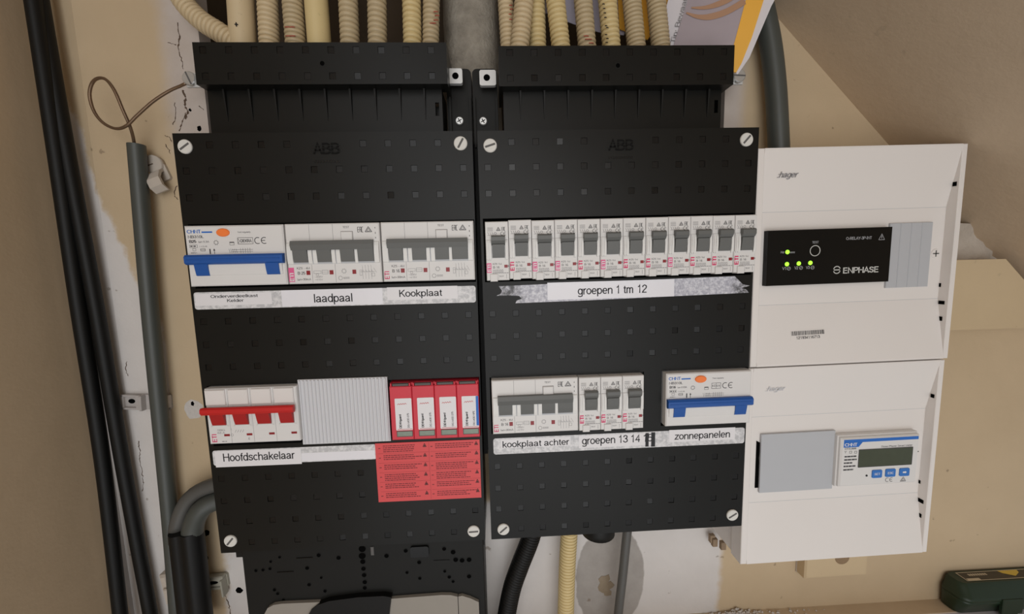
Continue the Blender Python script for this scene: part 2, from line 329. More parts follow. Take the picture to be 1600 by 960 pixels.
# own sans-serif alphabet: (advance, centre-line strokes), cap height 1
FONT = {
' ': (.28, []), 'a': (.56, [[(.08,.50),(.12,.62),(.25,.67),(.38,.62),(.42,.50),(.42,.12),(.45,.07),(.50,.06)],[(.42,.40),(.34,.38),(.18,.35),(.08,.28),(.06,.18),(.10,.09),(.20,.06),(.32,.10),(.42,.22)]]),
'b': (.56, [[(.08,0),(.08,1)], _o(.28,.2)]), 'c': (.5, [_arc(.27,.365,.21,.305,45,315)]), 'd': (.56, [_o(.27,.2),[(.47,0),(.47,1)]]), 'e': (.55, [[(.06,.37),(.48,.37)], _arc(.27,.365,.21,.305,2,320)]),
'f': (.28, [[(.14,0),(.14,.82),(.18,.92),(.28,.94)],[(.02,.66),(.27,.66)]]), 'g': (.56, [_o(.27,.2),[(.47,.70),(.47,-.08),(.43,-.19),(.27,-.24),(.12,-.20),(.08,-.12)]]),
'h': (.55, [[(.08,0),(.08,1)],[(.08,.45),(.14,.6),(.27,.67),(.40,.63),(.45,.5),(.45,0)]]), 'i': (.22, [[(.09,0),(.09,.7)],[(.09,.86),(.09,.99)]]),
'k': (.5, [[(.08,0),(.08,1)],[(.44,.70),(.10,.33)],[(.2,.43),(.46,0)]]), 'l': (.22, [[(.1,0),(.1,1)]]),
'm': (.83, [[(.08,0),(.08,.7)],[(.08,.5),(.14,.62),(.24,.67),(.34,.62),(.37,.5),(.37,0)],[(.37,.5),(.43,.62),(.53,.67),(.63,.62),(.66,.5),(.66,0)]]),
'n': (.55, [[(.08,0),(.08,.7)],[(.08,.45),(.14,.6),(.27,.67),(.40,.63),(.45,.5),(.45,0)]]), 'o': (.55, [_o()]), 'p': (.56, [[(.08,-.27),(.08,.7)],_o(.28,.2)]),
'r': (.33, [[(.08,0),(.08,.7)],[(.08,.45),(.13,.6),(.22,.67),(.32,.67)]]), 's': (.5, [_s]), 't': (.3, [[(.14,.88),(.14,.15),(.18,.07),(.28,.06)],[(.02,.66),(.27,.66)]]),
'u': (.55, [[(.08,.7),(.08,.22),(.13,.1),(.25,.06),(.38,.12),(.45,.27)],[(.45,.7),(.45,0)]]), 'v': (.46, [[(.02,.7),(.23,.03),(.44,.7)]]), 'w': (.72, [[(.02,.7),(.18,.03),(.36,.68),(.54,.03),(.70,.7)]]),
'y': (.46, [[(.02,.7),(.23,.05)],[(.44,.7),(.2,-.15),(.14,-.24),(.05,-.24)]]), 'z': (.48, [[(.04,.66),(.42,.66),(.05,.06),(.44,.06)]]),
'A': (.66, [[(.03,0),(.33,.96),(.63,0)],[(.14,.33),(.52,.33)]]), 'B': (.66, [[(.09,.53),(.09,.94),(.40,.94),(.53,.86),(.55,.74),(.50,.60),(.38,.53),(.09,.53)],[(.38,.53),(.54,.46),(.59,.30),(.54,.13),(.40,.06),(.09,.06),(.09,.53)]]),
'C': (.7, [_arc(.37,.5,.31,.44,42,318,18)]), 'D': (.72, [[(.09,.5),(.09,.94),(.35,.94),(.55,.85),(.64,.65),(.64,.35),(.55,.15),(.35,.06),(.09,.06),(.09,.5)]]), 'E': (.62, [[(.55,.94),(.09,.94),(.09,.06),(.56,.06)],[(.09,.52),(.52,.52)]]),
'F': (.58, [[(.54,.94),(.09,.94),(.09,0)],[(.09,.5),(.48,.5)]]), 'G': (.76, [_arc(.38,.5,.32,.44,42,325,18),[(.68,.1),(.68,.46),(.42,.46)]]), 'H': (.7, [[(.09,0),(.09,1)],[(.61,0),(.61,1)],[(.09,.53),(.61,.53)]]),
'I': (.25, [[(.12,0),(.12,1)]]), 'K': (.64, [[(.09,0),(.09,1)],[(.58,1),(.10,.40)],[(.26,.58),(.6,0)]]), 'L': (.55, [[(.09,1),(.09,.06),(.52,.06)]]), 'M': (.8, [[(.08,0),(.08,.95),(.4,.06),(.72,.95),(.72,0)]]),
'N': (.69, [[(.08,0),(.08,.95),(.6,.05),(.6,1)]]), 'O': (.75, [_arc(.37,.5,.31,.44,0,360,24)]), 'P': (.63, [_P]), 'Q': (.75, [_arc(.37,.5,.31,.44,0,360,24),[(.45,.2),(.68,.0)]]), 'R': (.67, [_P,[(.36,.48),(.60,0)]]),
'S': (.64, [[(x*1.25,(y-.06)*1.44+.06) for x, y in _s]]), 'T': (.58, [[(.02,.94),(.56,.94)],[(.29,.94),(.29,0)]]), 'U': (.7, [[(.09,1),(.09,.3),(.16,.12),(.35,.06),(.54,.12),(.61,.3),(.61,1)]]), 'V': (.62, [[(.02,1),(.31,.04),(.60,1)]]), 'Y': (.62, [[(.02,1),(.31,.45),(.6,1)],[(.31,.45),(.31,0)]]), 'Z': (.6, [[(.05,.94),(.54,.94),(.05,.06),(.56,.06)]]),
'0': (.53, [_arc(.26,.5,.2,.44,0,360,20)]), '1': (.53, [[(.10,.74),(.22,.79),(.30,.96),(.30,0)]]), '2': (.53, [[(.07,.68),(.10,.84),(.26,.94),(.42,.86),(.46,.7),(.40,.55),(.18,.3),(.07,.12),(.06,.06),(.48,.06)]]),
'3': (.53, [[(.07,.72),(.12,.88),(.26,.94),(.41,.87),(.44,.74),(.38,.58),(.22,.53)],[(.22,.53),(.4,.48),(.47,.32),(.43,.14),(.26,.06),(.1,.13),(.05,.28)]]), '4': (.53, [[(.37,0),(.37,.92),(.05,.3),(.5,.3)]]),
'5': (.53, [[(.44,.94),(.13,.94),(.08,.5),(.2,.58),(.32,.58),(.44,.48),(.47,.32),(.42,.14),(.26,.06),(.11,.12),(.06,.24)]]), '6': (.53, [_six]), '7': (.53, [[(.05,.94),(.48,.94),(.28,.5),(.2,0)]]),
'8': (.53, [_arc(.26,.73,.17,.21,0,360,18),_arc(.26,.29,.2,.23,0,360,18)]), '9': (.53, [[(.53-x,1-y) for x, y in _six]]), '-': (.34, [[(.04,.36),(.29,.36)]]), '=': (.56, [[(.05,.28),(.5,.28)],[(.05,.52),(.5,.52)]]), '~': (.56, [[(.04,.42),(.15,.5),(.28,.42),(.4,.34),(.52,.42)]]),
'.': (.25, [[(.11,0),(.11,.12)]]), ':': (.25, [[(.11,0),(.11,.12)],[(.11,.5),(.11,.62)]]), '/': (.3, [[(.02,0),(.28,1)]]), 'Δ': (.5, [[(.05,.05),(.25,.6),(.45,.05),(.05,.05)]])}
_tc = {}
def glyphs(body, bold=0.0, shear=0.0):
    k = (body, bold, shear)
    if k in _tc: return _tc[k]
    vs_ = []; fs = []; pen = 0.0; t = (.105+bold*2.6)/2
    for ch in body:
        adv, strokes = FONT[ch]
        for st in strokes:
            n = len(st); closed = (abs(st[0][0]-st[-1][0])+abs(st[0][1]-st[-1][1])) < 1e-6; o = len(vs_)
            for i in range(n):
                p = Vector(st[i]); a = Vector(st[i-1]) if i else (Vector(st[-2]) if closed else None); b = Vector(st[i+1]) if i < n-1 else (Vector(st[1]) if closed else None)
                d0 = (p-a).normalized() if a is not None else None; d1 = (b-p).normalized() if b is not None else None
                d0 = d0 if d0 is not None else d1; d1 = d1 if d1 is not None else d0
                n0 = Vector((-d0.y, d0.x)); n1 = Vector((-d1.y, d1.x)); mm = n0+n1
                mm = mm.normalized() if mm.length > .2 else n0
                q = mm*(t/max(.45, mm.dot(n0)))
                vs_ += [(pen+p.x+q.x+shear*(p.y+q.y), p.y+q.y), (pen+p.x-q.x+shear*(p.y-q.y), p.y-q.y)]
            fs += [(o+2*i, o+2*i+1, o+2*i+3, o+2*i+2) for i in range(n-1)]
        pen += adv
    _tc[k] = (vs_, fs, min(v[0] for v in vs_), max(v[0] for v in vs_)); return _tc[k]
def text(mb, body, x, y, h, w=None, z=0.06, bold=0.0, shear=0.0, rot=0.0, align='l', cx=None):
    """cap height h (mm), baseline y, left x; w fits the width"""
    vs_, fs, a, b = glyphs(body, bold, shear); sy = h/1.0; sx = (w/(b-a)) if w else sy
    wid = (b-a)*sx; ox = -a*sx - (wid/2 if align == 'c' else 0.0); c_, s_ = math.cos(rot), math.sin(rot)
    pts = []
    for vx, vy in vs_:
        X = vx*sx+ox; Y = vy*sy; pts.append((x+X*c_-Y*s_, y+X*s_+Y*c_, z))
    mb.add(pts, fs); return mb
def dash(mb, x0, x1, y0, y1, z=0.06): mb.add([(x0,y0,z),(x1,y0,z),(x1,y1,z),(x0,y1,z)], [(0,1,2,3)]); return mb
def line(mb, x0, y0, x1, y1, w, z=0.06):
    d = Vector((x1-x0, y1-y0)); d.normalize(); nx, ny = -d.y*w/2, d.x*w/2
    mb.add([(x0-nx,y0-ny,z),(x1-nx,y1-ny,z),(x1+nx,y1+ny,z),(x0+nx,y0+ny,z)], [(0,1,2,3)]); return mb
def frame(mb, x0, x1, y0, y1, w, z=0.06):
    for a in ((x0,y0,x1,y0),(x1,y0,x1,y1),(x1,y1,x0,y1),(x0,y1,x0,y0)): line(mb, *a, w, z)
def tri(mb, cx, y0, wd, h, w, z=0.06):
    line(mb, cx-wd/2, y0, cx+wd/2, y0, w, z); line(mb, cx-wd/2, y0, cx, y0+h, w, z); line(mb, cx+wd/2, y0, cx, y0+h, w, z)
def words(mb, x0, x1, y, h, z=0.06, gap=0.6, lo=0.8, hi=2.6):
    x = x0
    while x < x1-0.4:
        w = min(random.uniform(lo, hi), x1-x); dash(mb, x, x+w, y, y+h, z); x += w+gap
def ce(mb, x, y, h, t=0.4, z=0.06):
    """the round C and E of the conformity mark"""
    for k, cx in enumerate((x+h*0.5, x+h*1.55)):
        pr = None
        for i in range(13):
            a = math.radians(60+i*20); q = (cx+0.5*h*math.cos(a), y+h/2+0.5*h*math.sin(a))
            if pr: line(mb, pr[0], pr[1], q[0], q[1], t, z)
            pr = q
        if k: line(mb, cx-0.5*h, y+h/2, cx+0.12*h, y+h/2, t, z)
def eac(mb, x, y, h, w=None, t=0.35, z=0.06):
    w = w or h
    a = w/3.2
    for k in range(3):
        X = x+k*(a*1.1)
        line(mb, X, y, X, y+h, t, z); line(mb, X, y+h, X+a*0.75, y+h, t, z)
        if k != 1: line(mb, X, y, X+a*0.75, y, t, z)
        if k == 0: line(mb, X, y+h/2, X+a*0.75, y+h/2, t, z)
        if k == 1: line(mb, X+a*0.75, y, X+a*0.75, y+h, t, z); line(mb, X, y+h/2, X+a*0.75, y+h/2, t, z)
def flower(mb, cx, cy, r, t=0.25, z=0.06):
    pr = None
    for i in range(17):
        a = i*math.pi/8; q = (cx+r*(1 if i % 2 else 0.65)*math.cos(a), cy+r*(1 if i % 2 else 0.65)*math.sin(a))
        if pr: line(mb, pr[0], pr[1], q[0], q[1], t, z)
        pr = q

# ------------------------------------------------------------------ the setting
WZ = -52.0
def struct(o): return tag(o, kind='structure')
# back wall with a niche for the conduits
nx0, nx1, ny0 = -9.0, 446.0, 352.0
mb = MB(); mb.plate(-108, 900, -420, 900, WZ-14, WZ, [(nx0, nx1, ny0, 899.9)]); mb.add([(-138,-420,WZ-9),(-108,-420,WZ),(-108,900,WZ),(-138,900,WZ-9)], [(0,1,2,3)])
wall_back = struct(mb.build('wall_back', M['wall_back'])); tag(wall_back, 'beige and white painted plaster back wall')
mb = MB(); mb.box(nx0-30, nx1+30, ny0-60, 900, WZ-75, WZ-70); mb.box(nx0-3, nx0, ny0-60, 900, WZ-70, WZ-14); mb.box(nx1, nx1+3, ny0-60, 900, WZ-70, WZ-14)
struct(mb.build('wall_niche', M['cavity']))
# left wall comes forward towards the viewer
mb = MB(); mb.box(-158, -138, -420, 900, WZ-9, 900)
struct(mb.build('wall_left', M['wall_left']))
# concrete rib between the two groups of conduits
mb = MB(); xs_ = [193, 196, 200, 207, 219, 231, 238, 242, 245]; zs_ = [-80, -66, -58, -53, -51, -53, -58, -66, -80]
vv = []; ff = []
for j in range(17):
    for i, (x_, z_) in enumerate(zip(xs_, zs_)): vv.append((x_+random.uniform(-.6,.6), 352+j*34, z_+random.uniform(-.9,.9)))
for j in range(16):
    for i in range(8): a = j*9+i; ff.append((a, a+1, a+10, a+9))
mb.add(vv, ff, True); struct(mb.build('wall_column', M['concrete']))
# stair soffit: runs down to the right and comes forward
def soff(x): return 453.4-0.968*(x-483.9)
mb = MB(); x0, x1 = 20.0, 900.0
mb.add([(x0,soff(x0),WZ-60),(x1,soff(x1),WZ-60),(x1,soff(x1)+6,900),(x0,soff(x0)+6,900)], [(0,1,2,3)])
mb.add([(x0,soff(x0)+20,WZ-60),(x1,soff(x1)+20,WZ-60),(x1,soff(x1)+26,900),(x0,soff(x0)+26,900)], [(3,2,1,0)])
struct(mb.build('ceiling', M['soffit']))
# painted beam end on the right, filler above it
mb = MB(); mb.prism([(610,163.8),(772,163.8),(704.5,229),(610,229)], WZ, -31); struct(mb.build('trim_1', M['beam']))
mb = MB(); vv = []; ff = []
for j in range(5):
    for i in range(13): vv.append((622+i*8.5, 228+j*9-0.2*i, WZ+6+math.sin(i*1.3+j*2)*2.0+random.uniform(-1.2,1.2)+(6 if j == 4 else 0)))
for j in range(4):
    for i in range(12): a = j*13+i; ff.append((a, a+1, a+14, a+13))
mb.add(vv, ff, True); struct(mb.build('trim_2', M['filler']))
# shelf below
mb = MB(); mb.box(-108, 900, -150, -136, WZ, -36.5); struct(mb.build('trim_3', M['shelf']))
mb = MB(); mb.box(-108, 900, -160, -136.6, -36.5, 60); sh = struct(mb.build('trim_4', M['pagewhite']))
# cracks and chips in the plaster (raised slivers of broken edge)
def crack(pts, w):
    mb = MB(); q0 = [P(a, b, WZ+0.25) for a, b in pts]; q = []
    for i in range(len(q0)-1):
        for k in range(5): q.append((q0[i][0]+(q0[i+1][0]-q0[i][0])*k/5+random.uniform(-.7,.7), q0[i][1]+(q0[i+1][1]-q0[i][1])*k/5+random.uniform(-.4,.4)))
    q.append(q0[-1])
    for i in range(len(q)-1):
        A, B = Vector(q[i][:2]), Vector(q[i+1][:2]); d = (B-A).normalized(); nn = Vector((-d.y, d.x))*w*random.uniform(.15,1.0)
        mb.prism([tuple(A-nn*.5), tuple(B-nn*.5), tuple(B+nn*.5), tuple(A+nn*.5)], WZ-1, WZ+0.25)
    return mb.build('crack', M['crack'], wall_back, (0,0,-0)) 
wall_back.location = W(0,0,0)
for pts, w in [([(278,35),(281,60),(277,75),(283,90),(286,108)], 1.2), ([(286,140),(290,155),(288,165),(293,175),(289,186)], 2.2), ([(290,176),(284,195),(280,205)], 1.0), ([(272,160),(275,180),(270,195)], .7),
               ([(263,67),(275,70)], .8), ([(258,212),(264,215),(268,222)], .8), ([(258,225),(264,235),(266,240)], .7), ([(197,565),(196,580),(200,588)], .6), ([(216,690),(219,705),(218,718),(222,742),(224,756),(222,768)], .7),
               ([(215,690),(217,700)], .5), ([(345,912),(352,930),(358,948),(360,960)], 1.0), ([(310,165),(318,172)], .8), ([(276,290),(272,305),(278,312)], .8)]: crack(pts, w)
mb = MB()
for a, b, r in [(297,172,1.6),(312,201,3.0),(323,833,4.5),(323,872,2.6),(330,590,0),(301,631,2.6),(374,923,4.5),(1320,842,0)]:
    if r: q = P(a, b, WZ); mb.prism([(q[0]+r*.8*random.uniform(.6,1.1)*math.cos(t_*.6283), q[1]+r*.9*random.uniform(.6,1.1)*math.sin(t_*.6283)) for t_ in range(10)], WZ-1, WZ+0.2)
mb.build('plaster_hole', M['hole'], wall_back)
q = P(303, 640, WZ); mb = MB(); mb.prism([(q[0]+9*math.cos(a)*random.uniform(.85,1.1), q[1]+10*math.sin(a)*random.uniform(.85,1.1)) for a in [i*math.pi/9 for i in range(18)]], WZ-1, WZ+0.12); mb.build('filler_patch', M['grit'], wall_back)
mb = MB(); 
for a, b in [(945,905),(950,915),(948,925),(942,918)]:
    q = P(a, b, WZ); mb.prism([(q[0]+random.uniform(3,7)*math.cos(t), q[1]+random.uniform(3,8)*math.sin(t)) for t in [i*math.pi/4 for i in range(8)]], WZ-1, WZ+random.uniform(.2,.5))
mb.build('broken_plaster_edge', plaster_mat('brown_break', rgb(116,98,74), rgb(160,146,126), 60, .8), wall_back)
# loose plaster crumbs on the shelf
mb = MB()
for i in range(150):
    x_ = random.gauss(478, 17) if i < 115 else random.uniform(440, 580); z_ = WZ+1.5+abs(random.gauss(0, 4)); r = random.uniform(.5, 2.0); y_ = -136+r*.4+max(0, 5-abs(x_-478)*.25)*random.random()
    pts = [(x_+r*random.uniform(.6,1.2)*a, y_+r*random.uniform(.5,1)*b, z_+r*random.uniform(.6,1.2)*c) for a,b,c in ((1,0,0),(-1,0,0),(0,1,0),(0,-1,0),(0,0,1),(0,0,-1))]
    mb.add(pts, [(0,2,4),(2,1,4),(1,3,4),(3,0,4),(2,0,5),(1,2,5),(3,1,5),(0,3,5)])
tag(mb.build('plaster_crumbs', M['grit']), 'heap of pale plaster crumbs on the shelf below the white boxes', 'crumbs', kind='stuff')

# ------------------------------------------------------------------ distribution boxes
sq = 4.7; PIT = 18.65
def mesh_knock():
    mb = MB(); mb.box(-sq/2, sq/2, -sq/2, sq/2, -1.2, 0, 0.12); return mb.mesh('knockout', M['black_insert'])
KN = mesh_knock()
def knock(parent, x, y, z):
    o = place('knockout', KN, parent, (x, y, z-random.choice((0.2,0.3,0.35,0.15)))); o.rotation_euler = (random.gauss(0,.03), 0, random.gauss(0,.03)); return o
def screw_white(parent, x, y, ang, z=0.0, r=5.1):
    o = MB().disc(0,0,r,r,-1,1.4,24,.5).build('cover_screw', M['screw'], parent, (x,y,z), ang)
    MB().box(-r*.78,r*.78,-.75,.75,1.0,1.46).build('slot', M['slot'], o)
def phillips(parent, x, y, z, r=3.4):
    o = MB().disc(0,0,r,r,-2,1.2,18,.6).build('screw', M['steel'], parent, (x,y,z), .5)
    mb = MB(); mb.box(-r*.6,r*.6,-.35,.35,.8,1.25); mb.box(-.35,.35,-r*.6,r*.6,.8,1.25); mb.build('slot', M['hole'], o)
def rounded(x0, x1, y0, y1, r, n=5):
    pts = []
    for cx, cy, a0 in ((x1-r,y0+r,-90),(x1-r,y1-r,0),(x0+r,y1-r,90),(x0+r,y0+r,180)):
        pts += [(cx+r*math.cos(math.radians(a0+i*90/n)), cy+r*math.sin(math.radians(a0+i*90/n))) for i in range(n+1)]
    return pts
def bolt(parent, x, y, z, tabx0, tabx1, ang):
    tb = MB().box(tabx0, tabx1, y-5.5, y+5.5, z-6, z-4, .3).build('earth_tab', M['alu'], parent)
    b = MB().disc(0,0,5.2,5.2,-4,-.6,20,.6).build('earth_bolt', M['steel'], parent, (x,y,z), ang)
    MB().box(-4.9,4.9,-.6,.6,-1.4,-.52).build('slot', M['slot'], b)
def dist_box(label, x0, rot, windows, hood, ribs, kn_low_skip, screws, ear_x, hx):
    t = thing('distribution_box', label, 'fuse box', (x0, 0, 0), 'black distribution boxes', rot); Wd, H = 220.0, 335.5
    mb = MB(); mb.box(1, Wd-1, 1, H-1, -50, -47)
    for a in ((0.05,.6,1,H-1),(Wd-.6,Wd-.05,1,H-1),(.6,Wd-.6,1,2.5),(.6,Wd-.6,H-2.5,H-1)): mb.box(*a, -47, -2.6)
    mb.build('base', M['black_dull'], t)
    mb = MB()
    for y in (245.5, 120.5): mb.box(4, Wd-4, y-17, y+17, -46.9, -44.2)
    mb.build('mounting_rail', M['steel'], t)
    pos = []
    for k in range(12):
        x = 7.2+PIT*k
        if 0 < k < 11 and k not in (5, 6): pos.append((x, 327))
        pos += [(x, 308.5), (x, 289), (x, 195), (x, 176.7), (x, 158.6)]
        for j, y in enumerate((65.5, 46.2, 27.5, 8.7)):
            if (k, j) in kn_low_skip or (j == 3 and k in (0, 11)): continue
            pos.append((x, y))
    holes = [(x-sq/2-.08, x+sq/2+.08, y-sq/2-.08, y+sq/2+.08) for x, y in pos]+windows
    mb = MB(); mb.plate(0, Wd, 0, H, -2.5, 0, holes); mb.box(0, .04, 0, H, -50, -2.5); mb.box(Wd-.04, Wd, 0, H, -50, -2.5); mb.box(.04, Wd-.04, 0, .9, -50, -2.5); mb.box(.04, Wd-.04, H-.9, H, -50, -2.5)
    cv = mb.build('cover', M['black'], t)
    for x, y in pos: knock(cv, x, y, 0)
    for x, y, a in screws: screw_white(t, x, y, a)
    mb = MB(); text(mb, 'ABB', 110.5, 319.6, 8.0, 20, .25, .02, align='c'); lg = mb.build('embossed_logo', M['emboss'], cv)
    mb = MB()
    for yy in (321.3, 323.6, 325.6): dash(mb, 99.5, 121.5, yy, yy+.35, .3)
    mb.build('logo_split', M['black'], cv)
    mb = MB(); words(mb, 101, 120, 313.4, 1.8, .2, .5, 1.0, 1.8); mb.build('small_print', M['black_insert'], cv)
    # hood that takes the conduits
    hx0, hx1, hy0, hy1 = hood; hp = [(hx+18.45*k, yy) for k in range(10) for yy in (hy0+24.0, hy0+5.8)]
    mb = MB(); mb.plate(hx0, hx1, hy0, hy1, -7.5, -5, [(x-sq/2-.08,x+sq/2+.08,y-sq/2-.08,y+sq/2+.08) for x,y in hp])
    mb.box(hx0+.05, hx0+2.5, hy0+.05, hy1-.05, -46, -7.5); mb.box(hx1-2.5, hx1-.05, hy0+.05, hy1-.05, -46, -7.5); mb.box(hx0+2.5, hx1-2.5, hy0+.05, hy0+2.5, -20, -7.5)
    mb.box(hx0+2.5, hx1-2.5, hy1-2.5, hy1-.05, -20, -7.5)
    hd = mb.build('conduit_hood', M['black'], t)
    for x, y in hp: knock(hd, x, y, -5)
    MB().ringdisc((hx0+hx1)/2, (hy0+hy1)/2, 1.7, 2.3, -5.4, -4.9).build('pin_hole_rim', M['black_dull'], hd)
    MB().disc((hx0+hx1)/2, (hy0+hy1)/2, 1.7, 1.7, -7, -4.97, 14).build('pin_hole', M['hole'], hd)
    rx0, rx1 = ribs
    mb = MB(); mb.plate(rx0, rx1, H-6, hy0+1, -17, -15, [(rx1-5.5, rx1-2.5, 352, 362)]); mb.box(rx0+.05, rx0+2, H-6, hy0+1, -47, -17); mb.box(rx1-2, rx1-.05, H-6, hy0+1, -47, -17); mb.box(rx0, rx1, 352, 362, -24, -23)
    rp = mb.build('ribbed_panel', M['black'], t)
    for k in range(9):
        x = rx0+13.5+18.95*k
        MB().add([(x-.95,hy0,-15),(x+.95,hy0,-15),(x+.25,349,-15),(x-.25,349,-15),(x-.7,hy0,-12.2),(x+.7,hy0,-12.2),(x+.15,349,-14.7),(x-.15,349,-14.7)], [(4,7,6,5),(0,3,7,4),(1,5,6,2),(3,2,6,7),(0,4,5,1)]).build('rib', M['black_dull'], rp)
    e0, e1, s_ = ear_x
    mb = MB(); mb.prism(rounded(e0, e1, H-8, 395, 4), -46, -32); mb.box(e0+2 if s_ > 0 else e0+.5, e0+3.5 if s_ > 0 else e0+2, H-4, 372, -32, -28); mb.box(e1-2, e1-.5, H-4, 372, -32, -28)
    ear = mb.build('mounting_ear', M['black_dull'], t)
    return t, cv
win1 = [(4, 219.3, 221, 269.5), (4, 219.3, 93.6, 143.6)]
boxL, covL = dist_box('left black distribution box, with the red warning sticker on its cover', 0.0, 0.0, win1, (17.7, 202.4, 371.5, 400.8), (18, 196.5), {(k, j) for k in range(7, 12) for j in (0, 1)},
    [(8.6,325.8,.6),(211,326.3,1.05),(210.3,8.9,.03),(9.2,11,.85)], (198.5, 219.0, 1), 24.8)
win2 = [(2.0, 218.5, 220.5, 270), (3.2, 131.0, 94.5, 142.7), (146, 219.4, 95, 143.3)]
boxR, covR = dist_box('right black distribution box, next to the white enclosures', 225.2, 0.0042, win2, (18.0, 201.0, 369.5, 398.3), (21, 197.5), set(),
    [(9.5,324.4,.3),(209.8,326.2,.85),(210.9,11,.55),(10.6,9.2,.7)], (-3.7, 17, -1), 26.5)
MB().box(220.05, 223.5, 62, 333, -48, -30).build('gap_shade_strip', M['black_dull'], boxL)  # added black strip, stands in for the shade in the gap between the boxes
# earth tabs in the middle, bolts at the outer ends
def tab(parent, x0, x1, y0, y1, hx_, z=-22):
    mb = MB(); o = mb.prism(rounded(x0, x1, y0, y1, 1.5), z-4, z).build('earth_tab', M['alu'], parent)
    MB().ringdisc(hx_, (y0+y1)/2, 2.6, 3.2, z-.3, z+.15).build('thread_rim', M['alu'], o); MB().disc(hx_, (y0+y1)/2, 2.65, 2.65, z-3, z+.05, 16).build('thread_hole', M['hole'], o)
tab(boxL, 200.5, 212.5, 379.2, 390.6, 207.0); tab(boxR, 2.6, 15.8, 377.6, 389.4, 8.4)
phillips(boxL, 208.3, 353.6, -31); phillips(boxR, 4.2, 353.2, -31)
bolt(boxL, -2.6, 385.7, -25, -7, 20, -1.2); bolt(boxR, 219.0, 385.6, -25, 200, 224, -.05)
# gland under the right box
MB().disc(0,0,1,1,0,1).v
mb = MB(); gx = P(934,838,-27)[0]-225.2; mb.sweep([(gx,2,-27),(gx,-14,-27),(gx,-18.6,-27)], 15.5, 28); mb.build('cable_gland', M['black_dull'], boxR)

# label strips on the covers
def rect(px0, px1, py0, py1, z):
    xc, yc = (px0+px1)/2, (py0+py1)/2
    return P(px0, yc, z)[0], P(px1, yc, z)[0], P(xc, py1, z)[1], P(xc, py0, z)[1]
def strip(parent, ox, x0, x1, y0, y1, z, material, r=2.0, rot=0.0, name='label_strip', poly=None):
    mb = MB(); mb.prism(poly or rounded(x0-ox, x1-ox, y0, y1, r), z-.3, z); return mb.build(name, material, parent)
def tape(st, ox, r4, z, mtl, lines, inkm='inkb'):
    x0, x1, y0, y1 = r4
    tp = MB().box(x0-ox, x1-ox, y0, y1, z, z+.15, .04).build('label_tape', mtl, st)
    if lines: tape_text(tp, ox, z, lines, inkm)
    return tp
def tape_text(st, ox, z, items, mt_='inkb'):
    mb = MB()
    for body, x0, x1, base, h in items: text(mb, body, x0-ox, base, h, x1-x0, z+.25, .004)
    mb.build('lettering', M[mt_], st)
def tx(px0, px1, pyb, pyt, z=0.6):
    a = P(px0, pyb, z); b = P(px1, pyb, z); xc = (px0+px1)/2
    yb = P(xc, pyb, z)[1]; yt = P(xc, pyt, z)[1]; return a[0], b[0], yb, yt-yb
z = .35
s1 = strip(boxL, 0, 2.2, 218.7, 204.7, 218.0, z, M['strip'])
tape(boxL, 0, rect(305,425,458,477,z), z, M['paper'], [('Onderverdeelkast', *tx(329,403,465.2,460.3)), ('Kelder', *tx(355,381,472.0,467.2))]); tape(boxL, 0, rect(440,598,452,477.3,z), z, M['gloss'], [('laadpaal', *tx(491,551,472.3,459))]); tape(boxL, 0, rect(605,715,448,468,z), z, M['paper'], [('Kookplaat', *tx(624,691,463.5,452.5))])
s2 = strip(boxL, 0, 2.6, 133, 77.0, 89.9, z, M['strip'])
tape(boxL, 0, rect(336,471,703,728,z), z, M['paper'], [('Hoofdschakelaar', *tx(349,461,719.5,707))]); tape(boxL, 0, rect(471,586,706,719,z), z, M['gloss'], 0)
# right: worn strip (torn at both ends), lower strip
OX = 225.2; jag = [(229.5,203.0),(246,203.2),(300,203.6),(443.5,206),(441,208.5),(437,210),(443,211.5),(438,213),(436,216),(430,219.8),(330,218.6),(244,217.4),(232,217.2),(238,215.6),(241,213),(240,210.5),(234,209.0),(231,208.4),(230,209.2),(231.5,210.2),(234,209.6),(243,209.2),(252,208.8),(255,206.8),(249,204.6)]
jag = [(251,203.2),(300,203.6),(442.5,206),(440,208.8),(436,210),(443,211.8),(437,213),(434,216),(430,219.8),(330,218.6),(238,217.2),(240.5,213.5),(239.5,211.2),(236,209.6),(246,209.6),(254,209),(256,206.8),(252,205.2)]
s3 = strip(boxR, 0, 0, 0, 0, 0, z, M['worn'], poly=[(x-OX, y-.1) for x, y in jag])
tape(boxR, OX, rect(857,1055,440,467,z), z, M['gloss'], [('groepen 1 tm 12', *tx(904.5,1012.5,460,447))])
s4 = strip(boxR, OX, 229.6, 444.0, 77.0, 91.0, z, M['strip'], rot=0); s4.location = V(0,-.4,0)
tape(boxR, OX, rect(783,892,685,699,z), z, M['paper'], [('kookplaat achter', *tx(786,890,698,688))])
tape(boxR, OX, rect(1046,1149,671.5,690.5,z), z, M['paper'], [('zonnepanelen', *tx(1054,1141,687,676))])
tp4 = tape(boxR, OX, rect(905,1024,679.5,698.8,z), z, M['paper'], [('groepen 13 14 15', *tx(910,1020,693.5,681.5))])
MB().box(*[v-OX for v in rect(1009,1014,678.5,699,z)[:2]], *rect(1009,1014,678,699,z)[2:], z+.15, z+.34).build('black_mark', M['inkb'], tp4)
MB().box(*[v-OX for v in rect(1018,1024,677,699,z)[:2]], *rect(1018,1024,677,699,z)[2:], z+.15, z+.34).build('black_mark', M['inkb'], tp4)
